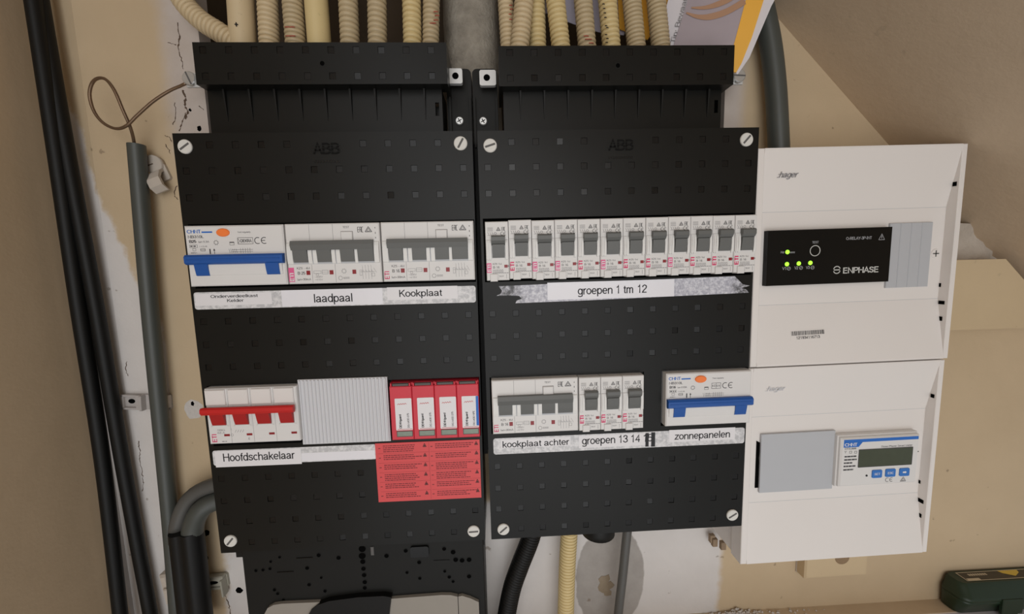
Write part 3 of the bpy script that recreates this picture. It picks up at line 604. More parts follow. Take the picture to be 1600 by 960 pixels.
# red sticker with two columns of fine print
x0, x1, y0, y1 = 132.3, 217.9, 39.1, 90.5
st = MB().box(x0, x1, y0, y1, .3, .5, .03).build('warning_sticker', M['sticker'], boxL); tag(st, 'red sticker with two columns of fine print')
mb = MB(); mk = MB(); mi = MB()
for c_ in range(2):
    for r_ in range(6):
        bx = x0+2.2+c_*42.5; by = y1-1.6-r_*8.35
        for l in range(random.choice((3,3,4))): words(mb, bx+4.2, bx+random.uniform(28,37 if l < 2 else 33), by-1.2-l*1.65, .75, .55, .45, .8, 3.0)
        tri(mk, bx+38, by-2.8, 2.7, 2.9, .45, .56); mk.disc(bx+38, by-1.9, .7, .7, .5, .56, 8); words(mk, bx+.4, bx+1.9, by-3.2, .8, .56, .3, .5, .8)
        if r_: dash(mi, bx, bx+41.5, by+1.0, by+1.12, .55)
dash(mi, x0+43.6, x0+43.75, y0+1, y1-1, .55)
mb.build('fine_print', M['stickerink'], st); mk.build('warning_symbols', M['stickerdark'], st); mi.build('dividing_lines', M['stickerink'], st)

# ------------------------------------------------------------------ devices on the rails
BACK = -49.9
def dev_loc(x, y, z=6.0): return (x, y, z)
def rcbo_mesh_parts(t, rating, leak, approval):
    w = 71.6
    mb = MB(); mb.box(0, w, 0, 45, BACK, 0, .9); mb.box(1.2, w-1.2, 7.4, 17.2, -1, .05)
    mb.build('body', M['dev'], t)
    hb = MB(); hb.prof([(7.9,0.05),(8.4,.5),(12,1.0),(16.5,1.2),(17.2,.05)], 2.4, w-2.4); hb.build('toggle_bed', M['dev'], t)
    tg = MB(); tg.prof([(16.4,.6),(16.2,2.2),(17.4,3.9),(22.0,4.0),(23.5,2.6),(23.6,.1)], .4, w-.2)
    for a in (6.0, 57.6): tg.prof([(7.8,.3),(8.2,1.0),(12,1.8),(17,2.6),(18,2),(17.4,.3)], a, a+9.6)
    tb = tg.build('toggle', M['tblue'], t); tag(tb, 'blue bar toggle')
    rg = MB(); rg.prof([(19.2,3.95),(19.6,4.25),(20.2,4.25),(20.6,3.95)], 2.0, w-2.4); rg.build('toggle_ridge', M['tblue'], tb)
    MB().disc(28.3, 39.6, 5.6, 3.7, -.5, .35, 28, .2).build('button_collar', M['dev_cream'], t)
    MB().disc(28.3, 39.6, 4.8, 3.0, 0, 1.4, 28, .5).build('test_button', M['orange'], t)
    pb = MB(); text(pb, 'CHNT', 1.9, 39.5, 2.5, 10, .06, .02); dash(pb, 12.5, 20.2, 39.6, 40.7); pb.build('logo_print', M['pblue'], t)
    ik = MB(); text(ik, 'NB310L', 2.3, 35.9, 2.0, 11.4, .06, .01); text(ik, rating, 2.8, 32.5, 2.0, 5.2, .06, .03)
    text(ik, leak, 9.5, 32.5, 1.4, 7.8); text(ik, 'Test regularly', 38.4, 39.2, 1.1, 9.6)
    frame(ik, 38.0, 49.0 if approval == 'DEKRA' else 45.6, 31.0, 35.6, .3)
    if approval == 'DEKRA': text(ik, 'DEKRA', 40.0, 32.2, 2.2, 8.2, .06, .02); line(ik, 38.2, 35.0, 39.4, 33.3, .3); line(ik, 38.2, 31.6, 39.4, 33.3, .3)
    else: text(ik, 'K E M A', 38.6, 32.4, 1.8, 6.4, .06, .01); line(ik, 41.8, 31, 41.8, 35.6, .25)
    ce(ik, 50.3 if approval == 'DEKRA' else 47.2, 31.0, 4.6, .55); flower(ik, 22.2, 32.4, 1.8, .25)
    frame(ik, 2.8, 8.4, 29.0, 31.0, .2); words(ik, 3.3, 8, 29.6, .8); text(ik, '1 4 5 /6', 9.8, 29.2, 1.0, 5.6); frame(ik, 4.8, 7.0, 26.6, 28.4, .2)
    frame(ik, 10.5, 13.8, 26.4, 28.0, .3); line(ik, 10.5, 27.2, 13.8, 27.2, .2); text(ik, '400V~', 3, 24.6, 1.0, 5)
    frame(ik, 32, 35.2, 30.4, 32.6, .25); line(ik, 32, 32.2, 35.2, 32.2, .5)
    for k in range(5): line(ik, 31+k*1.3, 27.6, 31.6+k*1.3, 24.4, .2)
    for k in range(5): line(ik, 39.5+k*1.7, 28.0, 39.5+k*1.7, 24.2, .2)
    line(ik, 33, 26.8, 48.5, 26.8, .2); line(ik, 33, 25.4, 48.5, 25.4, .2); line(ik, 17.2, 27.8, 17.2, 24, .9); line(ik, 20.3, 27.8, 20.3, 24, .4); tri(ik, 20.3, 26.6, 1.2, 1.2, .3)
    ik.build('marking', M['ink'], t)
t = thing('residual_current_breaker', 'wide white breaker with blue bar toggle above the Onderverdeelkast label', 'breaker', (5.0, 222.8, 6)); rcbo_mesh_parts(t, 'B25', 'IΔn 0.3A', 'DEKRA')
t = thing('residual_current_breaker', 'wide white breaker with blue bar toggle above the zonnepanelen label', 'breaker', (372.2, 97.6, 6), rot=.006); rcbo_mesh_parts(t, 'B16', 'IΔn 0.03A', 'KEMA')

def four_pole(t, rating, block):
    w = 69.9
    mb = MB(); mb.box(0, w, 0, 45, BACK, 0, .7); mb.build('body', M['dev'], t)
    mb = MB()
    for x in (17.8, 35.2): mb.box(x-.12, x+.12, 31.5, 44.4, -.2, .04); mb.box(x-.12, x+.12, .5, 14.5, -.2, .04)
    mb.build('seam', M['inkl'], t)
    ch = MB()   # curved cheeks between the handles
    for a, b in ((.9,5.0),(16.3,19.2),(20.0,22.9),(33.7,36.4),(37.2,40.2),(50.9,53.1),(65.4,69.0)):
        ch.prof([(14.6,0),(15.2,.9),(18,1.5),(23,1.8),(28,1.6),(30.5,.9),(31.2,0)], a, b)
    ch.build('cheek', M['dev_cream'], t)
    mb = MB(); mb.box(4.5, 65.6, 14.9, 31, .05, .6); mb.build('toggle_well', M['blank'], t)
    tg = MB(); tg.prof([(25.4,.7),(25.2,3.0),(29.0,4.4),(32.2,3.4),(32.4,.1)], 4.7, 65.2)
    for a, b in ((5.5,16.0),(23.1,33.5),(40.4,50.7),(53.3,65.1)): tg.prof([(16.1,.6),(16.3,1.2),(20,2.0),(25.4,2.9),(25.6,.6)], a, b)
    tb = tg.build('toggle', M['tgrey'], t); tag(tb, 'grey bar toggle')
    MB().box(41.4, 49.8, 31.4, 38.6, 0, 1.1, .4).build('test_button', M['dev'], t)
    fr = MB(); frame(fr, 41.2, 50.0, 31.2, 38.8, .3, .08); fr.build('button_gap', M['inkl'], t)
    for x in (13.5, 30.8, 47.9): MB().box(x, x+2.8, 6.7, 9.9, -.2, .3, .1).build('indicator', M['ind'], t)
    if block:
        MB().box(.2, 4.4, 1.6, 12.4, 0, .1).build('maker_block', M['pink'], t)
        mb = MB(); text(mb, 'ETI', 3.9, 2.2, 2.9, 6.2, .16, .03, rot=math.pi/2); mb.build('maker_print', M['paper'], t)
    else:
        mb = MB(); text(mb, 'ETI', 4.6, 2.0, 3.6, 6.0, .06, .02, rot=math.pi/2); mb.build('maker_print', M['crimson'], t)
    ik = MB(); text(ik, 'KZS - 4M', 6.6, 11.0, 1.7, 9.6, .06, .0); text(ik, rating, 7.0, 7.0, 2.3, 5.6, .06, .01); text(ik, 'IΔn=30mA', 6.4, 2.6, 1.6, 10.2)
    text(ik, 'TEST', 42.8, 41.2, 1.5, 4.8); eac(ik, 53.8, 38.0, 3.8, 4.4, .4); tri(ik, 61.8, 38.2, 5.0, 3.8, .45); tri(ik, 61.8, 38.8, 2.6, 2.0, .3)
    words(ik, 66.6, 67.1, 40.6, 1.0, .06, .3, .4, .5); words(ik, 66.6, 67.1, 36.6, 1.4, .06, .3, .4, .5); words(ik, 66.6, 67.2, 33.2, 1.0, .06, .3, .4, .6)
    ik.build('marking', M['ink'], t)
    il = MB(); frame(il, 19.0, 24.4, 7.6, 9.6, .2); frame(il, 25.2, 29.6, 7.2, 10, .25); line(il, 25.2, 8.6, 29.6, 8.6, .2); frame(il, 20.6, 22.4, 6.0, 7.4, .2); text(il, '~400V', 19.2, 4.4, 1.3, 6.2); text(il, '~415V', 19.2, 2.3, 1.3, 6.2)
    flower(il, 41.6, 9.0, 1.9, .25); il.ringdisc(38.6, 3.8, 1.3, 1.6, .03, .06, 14); text(il, '6000', 40.8, 3.0, 1.6, 4.6)
    for k in range(4):
        line(il, 55.6+k*2.2, 12.6, 55.6+k*2.2, 2.6, .18); line(il, 55.6+k*2.2, 9.8, 56.8+k*2.2, 7.6, .2); text(il, str(2*k+1), 55.2+k*2.2, 12.4, .9)
    line(il, 53.6, 8.2, 64.8, 8.2, .18); frame(il, 62.4, 64.6, 4.6, 7.0, .2); frame(il, 53.4, 55.0, 5.4, 9.6, .2); line(il, 64, 11, 66, 7.4, .2)
    il.build('diagram', M['inkl'], t)
for x, y, r_, blk, lab in ((77.9, 222.9, 'B 25', True, 'above the laadpaal label'), (148.9, 223.0, 'B 16', False, 'above the Kookplaat label'), (229.4, 96.8, 'B 16', False, 'above the kookplaat achter label')):
    t = thing('four_pole_breaker', 'white four-pole breaker with grey bar toggle '+lab, 'breaker', (x, y, 6), 'grey-toggle four-pole breakers', .006 if x > 225 else 0.0); four_pole(t, r_, blk)

# single-pole breakers: shared meshes
pw = 17.55
def sp_parts():
    d = {}
    mb = MB(); mb.box(0, pw, 0, 45, BACK, 0, .5); mb.box(.15, 4.1, 16.6, 31.0, 0, .9, .3); mb.box(14.9, pw-.15, 16.6, 31.0, 0, .9, .3); mb.box(.1, pw-.1, 31.0, 44.6, 0, .35, .2); d['body'] = mb.mesh('body', M['dev'])
    mb = MB()
    for a, b in ((1.0,1.9),(2.6,4.2),(14.9,16.4)): mb.prof([(15.4,0),(16.2,.9),(19,1.4),(24,1.7),(29,1.4),(30.6,.9),(31,0)], a, b)
    d['cheek'] = mb.mesh('cheek', M['dev_cream'])
    mb = MB(); mb.prof([(17.4,.3),(17.6,1.0),(21,1.8),(27.5,2.8),(28.6,.3)], 4.9, 14.3); mb.prof([(27.0,.3),(28.2,2.6),(30.4,4.2),(33.2,4.2),(34.3,3.2),(34.2,.1)], 4.3, 14.9); d['toggle'] = mb.mesh('toggle', M['tgrey'])
    d['test_button'] = MB().box(2.7, 8.4, -.8, 5.0, -6, 1.0, .3).mesh('test_button', M['dev'])
    d['indicator'] = MB().box(13.8, 16.4, 9.7, 11.9, -.2, .3, .1).mesh('indicator', M['ind'])
    ik = MB(); text(ik, 'KZS 1M', 4.9, 12.1, 1.3, 6.8); text(ik, 'B 16', 5.1, 9.3, 1.7, 5.0, .06, .0); text(ik, 'TEST', 9.6, 2.6, 1.1, 3.6)
    tri(ik, 10.0, 38.0, 3.0, 2.7, .32, .42); tri(ik, 10.0, 38.5, 1.5, 1.2, .25, .42); eac(ik, 12.6, 37.8, 2.8, 2.9, .28, .42); ce(ik, 11.6, 34.6, 2.3, .3, .42)
    d['marking'] = ik.mesh('marking', M['ink'])
    il = MB()
    for k in range(4): line(il, 1.6, 40.4-k*.8, 5.8, 40.4-k*.8, .28, .42)
    for k in range(3): line(il, 1.8+k*1.6, 37.2, 2.8+k*1.6, 34.8, .3, .42)
    il.ringdisc(7.6, 36.0, .7, 1.0, .38, .42, 12); line(il, 1.6, 34.6, 9.4, 34.6, .25, .42)
    for k in range(3): words(il, 5.0, 13.2, 7.9-k*.85, .4, .06, .3, .5, 1.6)
    words(il, 4.6, 17, 5.4, .5, .06, .3, .6, 1.8); line(il, 15.4, 4.6, 15.4, 1.2, .25); line(il, 9.2, .8, 9.2, 4.8, .15); line(il, 16.6, 10.9, 17.4, 10.9, 1.2)
    d['small_print'] = il.mesh('small_print', M['inkl'])
    d['maker_block'] = MB().box(.15, 3.8, 6.0, 13.4, 0, .12).mesh('maker_block', M['pink'])
    mb = MB(); text(mb, 'ETI', 3.4, 6.8, 2.6, 5.6, .18, .03, rot=math.pi/2); d['mw'] = mb.mesh('maker_print', M['paper'])
    mb = MB(); text(mb, 'ETI', 3.7, 6.2, 3.1, 7.0, .06, .04, rot=math.pi/2); d['mp'] = mb.mesh('maker_print', M['crimson'])
    return d
SP = sp_parts()
ORD = ['first','second','third','fourth','fifth','sixth','seventh','eighth','ninth','tenth','eleventh','twelfth']
def single(x, y, block, label, group, z=6.0):
    t = thing('single_pole_breaker', label, 'breaker', (x, y, z), group, .007)
    for k in ('body','cheek','toggle','test_button','indicator','marking','small_print'): place(k, SP[k], t)
    if block: place('maker_block', SP['maker_block'], t); place('maker_print', SP['mw'], t)
    else: place('maker_print', SP['mp'], t)
for i in range(12):
    lab = ORD[i]+' narrow grey-toggle breaker from the left in the row of twelve'
    single(228.1+17.83*i, 222.0+.125*i*1.4+(0.9 if i == 1 else 0)+random.uniform(-.2,.2), i in (0,2,3,5,8), lab, 'narrow breakers in the row of twelve', 6+random.uniform(-.3,.3))
for i in range(3):
    single(300.2+17.85*i, 96.9+.12*i, False, ('left','middle','right')[i]+' one of the three narrow grey-toggle breakers above groepen 13 14', 'narrow breakers in the lower row')

# main switch with red toggle
t = thing('main_switch', 'white four-pole main switch with red bar toggle above the Hoofdschakelaar label', 'switch', (5.9, 98.0, 6)); w = 70.0
mb = MB(); mb.box(0, w, 0, 45, BACK, 0, .7); mb.build('body', M['dev'], t)
for k in range(4):
    MB().box(.9+k*17.4, 15.9+k*17.4, 32.0, 44.2, 0, 1.4, .5).build('terminal_cap', M['clear'], t)
    MB().box(11.7+k*17.3, 16.0+k*17.3, 6.2, 7.9, -.2, .25, .1).build('indicator', M['ind'], t)
    x = 2.9+k*17.35
    fr = MB(); frame(fr, x, x+13.0, 14.6, 32, .9, .3); fr.build('toggle_well', M['dev_cream'], t)
mb = MB()
for k in range(3): mb.box(17.1+k*17.4, 17.3+k*17.4, .5, 44.5, -.2, .05)
mb.build('seam', M['inkl'], t)
tg = MB(); tg.prof([(25.2,2.2),(25.4,4.4),(27.4,5.6),(30.0,5.4),(31.0,4.2),(30.8,2.2)], -1.0, 69.0); tb = tg.build('toggle', M['tred'], t); tag(tb, 'red bar toggle')
for x in (4.4, 21.8, 39.1, 56.6): MB().prof([(15.6,.3),(15.8,1.2),(19,2.2),(25.4,3.6),(27,3.2),(26,.3)], x, x+10.1).build('handle', M['tredd'], tb)
ik = MB(); text(ik, 'SBG', 6.8, 10.6, 1.5, 5.8); text(ik, '63 A', 6.8, 8.4, 1.5, 5.6); text(ik, '4', 29.6, 2.4, 2.6)
for k in range(4): line(ik, 20.2+k*1.9, 9.0, 21.4+k*1.9, 11.2, .25)
ik.ringdisc(17.8, 7.0, .8, 1.05, .04, .06, 14); text(ik, '1', 17.4, 10.8, 1.6); words(ik, 9.6, 13.8, 1.6, .7); ik.build('marking', M['inkl'], t)
mb = MB(); text(mb, 'ETI', 5.8, 1.6, 3.6, 6.6, .06, .02, rot=math.pi/2); mb.build('maker_print', M['crimson'], t)
# ridged blanking plate
t = thing('blanking_plate', 'pale ridged blanking plate between the main switch and the red arresters', 'blanking plate', (75.2, 92.6, 0)); nr = 24; w = 70.4; h = 54.0
MB().box(0, w, 0, h, .05, 1.6, .2).build('plate', M['blank_white'], t)
rib = MB().add([(-.95,.6,1.6),(.95,.6,1.6),(.95,h-.6,1.6),(-.95,h-.6,1.6),(-.45,.8,2.5),(.45,.8,2.5),(.45,h-.8,2.5),(-.45,h-.8,2.5)], [(4,5,6,7),(0,1,5,4),(1,2,6,5),(2,3,7,6),(3,0,4,7)]).mesh('ridge', M['blank_white'])
for k in range(nr): place('ridge', rib, t, (1.6+k*(w-3.2)/(nr-1), 0, 0))
# surge arrester: four plug-in modules
t = thing('surge_arrester', 'red four-module surge arrester with white labels above the red sticker', 'arrester', (147.7, 94.4, 5)); w = 17.75
MB().box(0, 4*w, 0, 47.2, BACK+1.2, -3.0, .4).build('base', M['spd'], t)
for k in range(4):
    md = MB().box(.12, w-.12, .4, 45.0, -3, 0, .5).build('plug_module', M['spd'], t, (k*w,0,0))
    MB().box(2.4, w-2.6, 45.0, 47.0, -3, -.6, .3).build('latch', M['slot'], md)
    mb = MB(); mb.box(.9, 2.0, 45, 47.6, -3, .1, .2); mb.box(w-2.1, w-1.0, 45, 47.6, -3, .1, .2); mb.build('latch_post', M['spd'], md)
    lx0, lx1 = 3.9, w-.6
    lb = MB().prism(rounded(lx0, lx1, 8.6, 35.2, .8), 0, .25).build('module_label', M['paper'], md)
    MB().box(4.4, w-1.0, 3.4, 7.8, -.2, .35, .3).build('status_window', M['window'], md)
    fr = MB(); frame(fr, 4.4, w-1.0, 3.4, 7.8, .45, .4); fr.build('window_frame', M['slot'], md)
    mb = MB(); text(mb, 'DEHNguard', 8.4, 10.4, 1.75, 11.6, .32, .03, rot=math.pi/2); text(mb, 'DG MOD NPE' if k == 3 else 'DG MOD 275', 14.6 if k < 3 else 14.0, 10.6, 1.5, 12.2, .32, .01, rot=math.pi/2); mb.build('lettering', M['inkb'], md)
    mb = MB(); pr = None
    for i in range(9):
        q_ = (5.9+i*.9, 30.2+(.7 if i % 2 else -.3)+(i*.05))
        if pr: line(mb, pr[0], pr[1], q_[0], q_[1], .35, .32)
        pr = q_
    mb.build('lightning_mark', M['tred'], md); mb = MB(); dash(mb, 5.0, w-1.0, 9.3, 9.65, .32); mb.build('red_line', M['tred'], md)
    if k == 3: MB().box(w-2.5, w-.4, 10.4, 35.0, .2, .4).build('blue_band', M['pblue'], md)

# ------------------------------------------------------------------ white enclosures
def enclosure(label, y0, h, floor0, floor1, slots, logo_mat, logo_y):
    t = thing('white_enclosure', label, 'enclosure', (446.0, y0, 0), 'white enclosures', .0125); w = 173.6; D = 8.0
    mb = MB(); mb.prof([(0,-51.9),(0,0),(1.6,0),(floor0,-D),(floor1,-D),(h-1.6,0),(h,0),(h,-51.9)], 5.6, 169.4); mb.box(0, 5.6, 0, h, -14, 0, .5); mb.box(169.4, w, 0, h, -14, 0, .5)
    mb.box(1.2, 5.6, 1.2, h-1.2, -51.9, -14); mb.box(169.4, w-1.2, 1.2, h-1.2, -51.9, -14)
    cv = mb.build('front_cover', M['white'], t)
    ln = MB(); ln.box(5.7, 169.3, floor0-.15, floor0+.15, -D-.2, -D+.03); ln.box(5.7, 169.3, floor1-.15, floor1+.15, -D-.2, -D+.03); ln.build('fold_line', M['blank'], cv)
    for v0, v1, z0, z1 in slots: MB().box(169.0, 169.38, v0, v1, z0, z1).build('vent_slot', M['hole'], cv)
    for u_, v_ in ((7.5, (floor0+floor1)/2), (163.5, (floor0+floor1)/2)):
        o = MB().disc(0,0,4.0,4.0,-.6,.5,20,.3).build('cover_screw', M['white'], t, (u_, v_, -D))
        mb = MB(); mb.box(-2.7,2.7,-.5,.5,.4,.56); mb.box(-.5,.5,-2.7,2.7,.4,.56); mb.build('slot', M['slot'], o)
    mb = MB(); text(mb, ':hager', 0, 0, 4.6, 17.4, .12, .012, .25); lg = mb.build('logo_print', M[logo_mat], t)
    a = math.atan2(D, h-1.6-floor1); zz = -D+(logo_y-floor1)*math.tan(a)
    lg.location = V(18.5, logo_y, zz+.45); lg.rotation_euler = (a, 0, 0)
    return t
def slot_v(px, py, y0): return P(px, py, -4)[1]-y0
YT, YB = 143.8, -36.4
sl = lambda lst, y0: [(slot_v(a, b, y0)-hh, slot_v(a, b, y0)+hh, z0, z1) for a, b, hh, z0, z1 in lst]
encT = enclosure('upper white enclosure with the black relay unit', YT, 176.8, 51, 128, sl([(1493,292,1.7,-4.6,-2.0),(1470,450,1.6,-7.8,-6.6),(1474,477,1.5,-7,-2.8),(1474,502,1.8,-5.6,-3.4)], YT), 'inkl', 154.5)
encB = enclosure('lower white enclosure with the small meter', YB, 179.0, 53, 133, sl([(1460,622,1.6,-4.6,-2.0),(1442,760,1.5,-7.8,-6.6),(1448,787,1.7,-7,-2.8),(1449,809,1.8,-5.6,-3.4)], YB), 'blank_white', 157.5)
# barcode label on the upper one
a = math.atan2(8.0, 51-1.6); v_ = 22.5
o = MB().box(0, 31, 0, 8.6, 0, .12).build('barcode_label', M['white'], encT); mb = MB(); x = 1.0
while x < 29.5:
    w = random.choice((.25,.25,.4,.6)); dash(mb, x, x+w, 4.2, 7.8, .18); x += w+random.choice((.25,.3,.5))
text(mb, '121934116713', 5.0, 1.0, 2.3, 20.5, .18, .015); mb.build('barcode_print', M['inkb'], o)
zz = -v_/(51-1.6)*8.0; o.location = V(36.5, v_-2, zz+.25+.3); o.rotation_euler = (-a, -.02, 0)
# brown clay crumbs at the notch of the lower box's back edge
mb = MB()
for k, q_ in enumerate([P(1109,842,-43), P(1113,848,-41), P(1126,853,-35)]): mb.box(q_[0]-2.2, q_[0]+2.6, q_[1]-4.5, q_[1]+3.5, q_[2]-3, q_[2]+1, .3)
for v in range(len(mb.v)): mb.v[v] = (mb.v[v][0]-446+2.4, mb.v[v][1]-YB, mb.v[v][2])
mb.build('knockout_lug', plaster_mat('brown_lug', rgb(120, 100, 80), rgb(160, 138, 112), 80, .3), encB)

# relay
RD = -2.6
t = thing('relay_unit', 'black relay unit with four lit green lamps in the upper white enclosure', 'relay', (458.2, 211.6, RD), rot=.0125); w, h = 105.2, 45.2
MB().box(0, w, 0, h, -5.3, 0, .35).build('body', M['relay'], t)
def uv(px, py, o=(458.2, 211.6), z=RD, r=.0125):
    q = P(px, py, z); dx, dy = q[0]-o[0], q[1]-o[1]; return dx*math.cos(r)+dy*math.sin(r), -dx*math.sin(r)+dy*math.cos(r)
mb = MB(); mi = MB()
def put(mb, body, px0, px1, pyb, pyt, uvf, **kw):
    a = uvf(px0, pyb); b = uvf(px1, pyb); c = uvf((px0+px1)/2, pyt); d = uvf((px0+px1)/2, pyb); text(mb, body, a[0], d[1], c[1]-d[1], b[0]-a[0], **kw)
c_ = uv(1273.5, 392); mb.ringdisc(c_[0], c_[1], 3.9, 4.5, .05, .12, 28); put(mi, 'TEST', 1269, 1279, 380.5, 377, uv)
put(mb, 'ENPHASE', 1317, 1372, 426.5, 417.5, uv, bold=.02); c_ = uv(1307.5, 422)
for k in range(20):
    a0 = math.radians(20+k*7.2); q1 = (c_[0]+2.9*math.cos(a0), c_[1]+2.9*math.sin(a0)); q2 = (c_[0]+2.9*math.cos(a0+.13), c_[1]+2.9*math.sin(a0+.13))
    line(mb, *q1, *q2, .75); line(mb, 2*c_[0]-q1[0], 2*c_[1]-q1[1], 2*c_[0]-q2[0], 2*c_[1]-q2[1], .75)
line(mb, c_[0]-2.6, c_[1], c_[0]+2.6, c_[1], .8)
put(mi, 'Q-RELAY-3P-INT', 1322, 1362, 374.5, 370, uv); c_ = uv(1377.5, 374); tri(mi, c_[0], c_[1]-.4, 5.0, 4.8, .3); line(mi, c_[0], c_[1]+.6, c_[0], c_[1]+3.0, .4)
put(mi, 'Hz', 1220, 1225.5, 396, 392.5, uv); c_ = uv(1238, 394); line(mi, c_[0]-2, c_[1], c_[0]+2.2, c_[1], .3); line(mi, c_[0]-2, c_[1]-.8, c_[0]+2.2, c_[1]-.8, .2)
for k, (px, py) in enumerate(((1222,422),(1241,421),(1259,420.5))):
    put(mi, 'V%d' % (k+1), px, px+6, py, py-4.5, uv); q_ = uv(px+10.5, py-2.2); mi.ringdisc(q_[0], q_[1], 1.2, 1.5, .04, .08, 14); line(mi, q_[0]-.8, q_[1]-.4, q_[0]+.8, q_[1]+.4, .3)
mb.build('logo_print', M['relayink'], t); mi.build('marking', M['blank'], t)
for px, py in ((1230.3,394),(1229.5,413),(1248,412),(1266,411)):
    q_ = uv(px, py); MB().disc(q_[0], q_[1], 1.75, 1.75, -.2, .7, 16, .5).build('indicator_lamp', M['led'], t)
# grey strips beside the relay
t = thing('strip_blank', 'grey blanking plate of four strips beside the black relay', 'blanking plate', (565.2, 207.2, -7.9), rot=.0125)
for k in range(4): MB().box(.1+k*9.35, 9.3+k*9.35, 0, 54, 0, 1.6, .35).build('strip', M['blank'], t)
# plain grey plate
t = thing('plain_blank', 'plain grey blanking plate left of the small meter', 'blanking plate', (464.0, 27.0, -7.9), rot=.014)
MB().box(0, 67, 0, 54.5, .5, 2.2, .25).build('plate', M['blank'], t); 
mb = MB(); mb.prism([(-3,4),(0,4),(.5,20),(-.3,32),(.6,46),(-3,48)], 0, .45); mb.build('gap_edge', M['hole'], t)
# meter
t = thing('energy_meter', 'small white meter with lcd and three blue keys', 'meter', (531.3, 33.0, .2), rot=.0125); w, h = 71.0, 44.8
mb = MB(); mb.box(-1.0, w+1.0, -1.0, h+1.4, -8, -3.0, .4); mb.box(0, w, 0, h, -3, 0, 1.2); mb.build('body', M['dev'], t)
def um(px, py): return uv(px, py, (531.3, 33.0), .2)
def ur(px0, px1, py0, py1): a = um(px0, (py0+py1)/2); b = um(px1, (py0+py1)/2); c = um((px0+px1)/2, py1); d = um((px0+px1)/2, py0); return a[0], b[0], c[1], d[1]
MB().box(2.0, 69.6, 40.6, 43.4, 0, .08).build('blue_band', M['pblue'], t)
mb = MB(); mb.prism([(2.0,36.4),(15.6,36.4),(19.0,40.7),(2.0,40.7)], 0, .08); mb.build('blue_band', M['pblue'], t)
mb = MB(); text(mb, 'CHNT', 2.8, 37.4, 2.9, 11.2, .14, .02); mb.build('logo_print', M['paper'], t)
r4 = ur(1341.5, 1424.5, 701, 728); MB().box(*r4, -.2, .35, .2).build('display', M['lcd'], t)
fr = MB(); frame(fr, r4[0], r4[1], r4[2], r4[3], .5, .38); fr.build('display_frame', M['ink'], t)
for k, (px, py) in enumerate(((1369.5,740.5),(1390.5,738.8),(1412.2,737.6))):
    q_ = um(px, py); ky = MB().prism(rounded(q_[0]-4.5, q_[0]+4.5, q_[1]-3.6, q_[1]+3.6, 1.0), 0, .7).build('key', M['key'], t)
    mb = MB()
    if k < 2: text(mb, ('SET','ESC')[k], q_[0], q_[1]-1.0, 2.0, 5.2, .76, .01, align='c')
    else: dash(mb, q_[0]-1.7, q_[0]+.4, q_[1]-.7, q_[1]+.7, .76); mb.add([(q_[0]+.4,q_[1]-1.2,.76),(q_[0]+1.9,q_[1],.76),(q_[0]+.4,q_[1]+1.2,.76)], [(0,1,2)])
    mb.build('key_print', M['paper'], ky)
ik = MB(); put(ik, 'Three-Phase Smart Meter', 1376.5, 1425.5, 698.5, 695.5, um); put(ik, 'DTSU666', 1320, 1338, 702.8, 700, um, bold=.01)
q_ = um(1390.5, 750); ce(ik, q_[0]-4.2, q_[1]-1.7, 3.6, .4); q_ = um(1411, 749.5); tri(ik, q_[0], q_[1]-1.6, 5.0, 4.0, .4); tri(ik, q_[0], q_[1]-1.1, 2.6, 2.0, .3)
for k, px in enumerate((1321, 1329, 1337)):
    q_ = um(px, 707); frame(ik, q_[0]-1, q_[0]+1, q_[1]-1, q_[1]+1, .3) if k else line(ik, q_[0], q_[1]-1.1, q_[0], q_[1]+.3, .35)
    if not k: line(ik, q_[0]-1, q_[1]+1.1, q_[0], q_[1]+.1, .3); line(ik, q_[0]+1, q_[1]+1.1, q_[0], q_[1]+.1, .3)
for k, (a, b, py) in enumerate(((1319.5,1338.5,713.8),(1319,1338.5,718.8),(1318.5,1332,724),(1318,1337,729),(1317.5,1333,734.5))):
    r4 = ur(a, b, py-1.2, py+1.0); words(ik, r4[0], r4[1], r4[2], r4[3]-r4[2], .06, .3, 1.2, 3.4)
ik.build('marking', M['ink'], t); q_ = um(1353.8, 743.5); MB().disc(q_[0], q_[1], .9, .9, -.2, .5, 12, .2).build('pulse_lamp', M['inkb'], t)

# ------------------------------------------------------------------ conduits above the boxes
def conduit(name, label, pts, r, material, group, pitch=None, amp=1.9, n=24):
    if group in (GL, GR): r *= .93
    path = smooth_path(pts, 1.0 if pitch else 6.0); 
    if pitch:
        def rf(s_): f = (s_/pitch) % 1.0; return r-amp+amp*(max(0.0, math.sin(math.pi*max(0.0, (f-.20)/.80)))**.16)
        L = sum((path[i+1]-path[i]).length for i in range(len(path)-1)); st = pitch/12.0
        # resample evenly
        out = [path[0]]; i = 0; pos_ = 0.0; acc = 0.0; target = st
        for i in range(len(path)-1):
            d = (path[i+1]-path[i]).length
            while target <= acc+d: out.append(path[i].lerp(path[i+1], (target-acc)/d)); target += st
            acc += d
        path = out
    else: rf = r
    base = path[-1]
    mb = MB(); mb.sweep([q-base for q in path], rf, n); o = mb.build(name, material, None, tuple(base)); tag(o, label, 'conduit', group); return o
GL = 'conduits entering the left hood'; GR = 'conduits entering the right hood'
def up(pxa, pya, pxb, pyb, z, ext=110, dz=0.0):
    """from far above (outside the view) down into the hood: two image points on the axis, at depth z"""
    a = Vector(P(pxa, pya, z)); b = Vector(P(pxb, pyb, z)); d = (a-b).normalized(); return [a+d*ext+Vector((0,0,dz)), a, b, b-d*16]
Z0 = -28.0
conduit('smooth_conduit', 'smooth cream conduit with a small dark cross mark, leftmost upright pipe', up(376,0,380,66,Z0), 10.0, M['cream_pale'], GL)
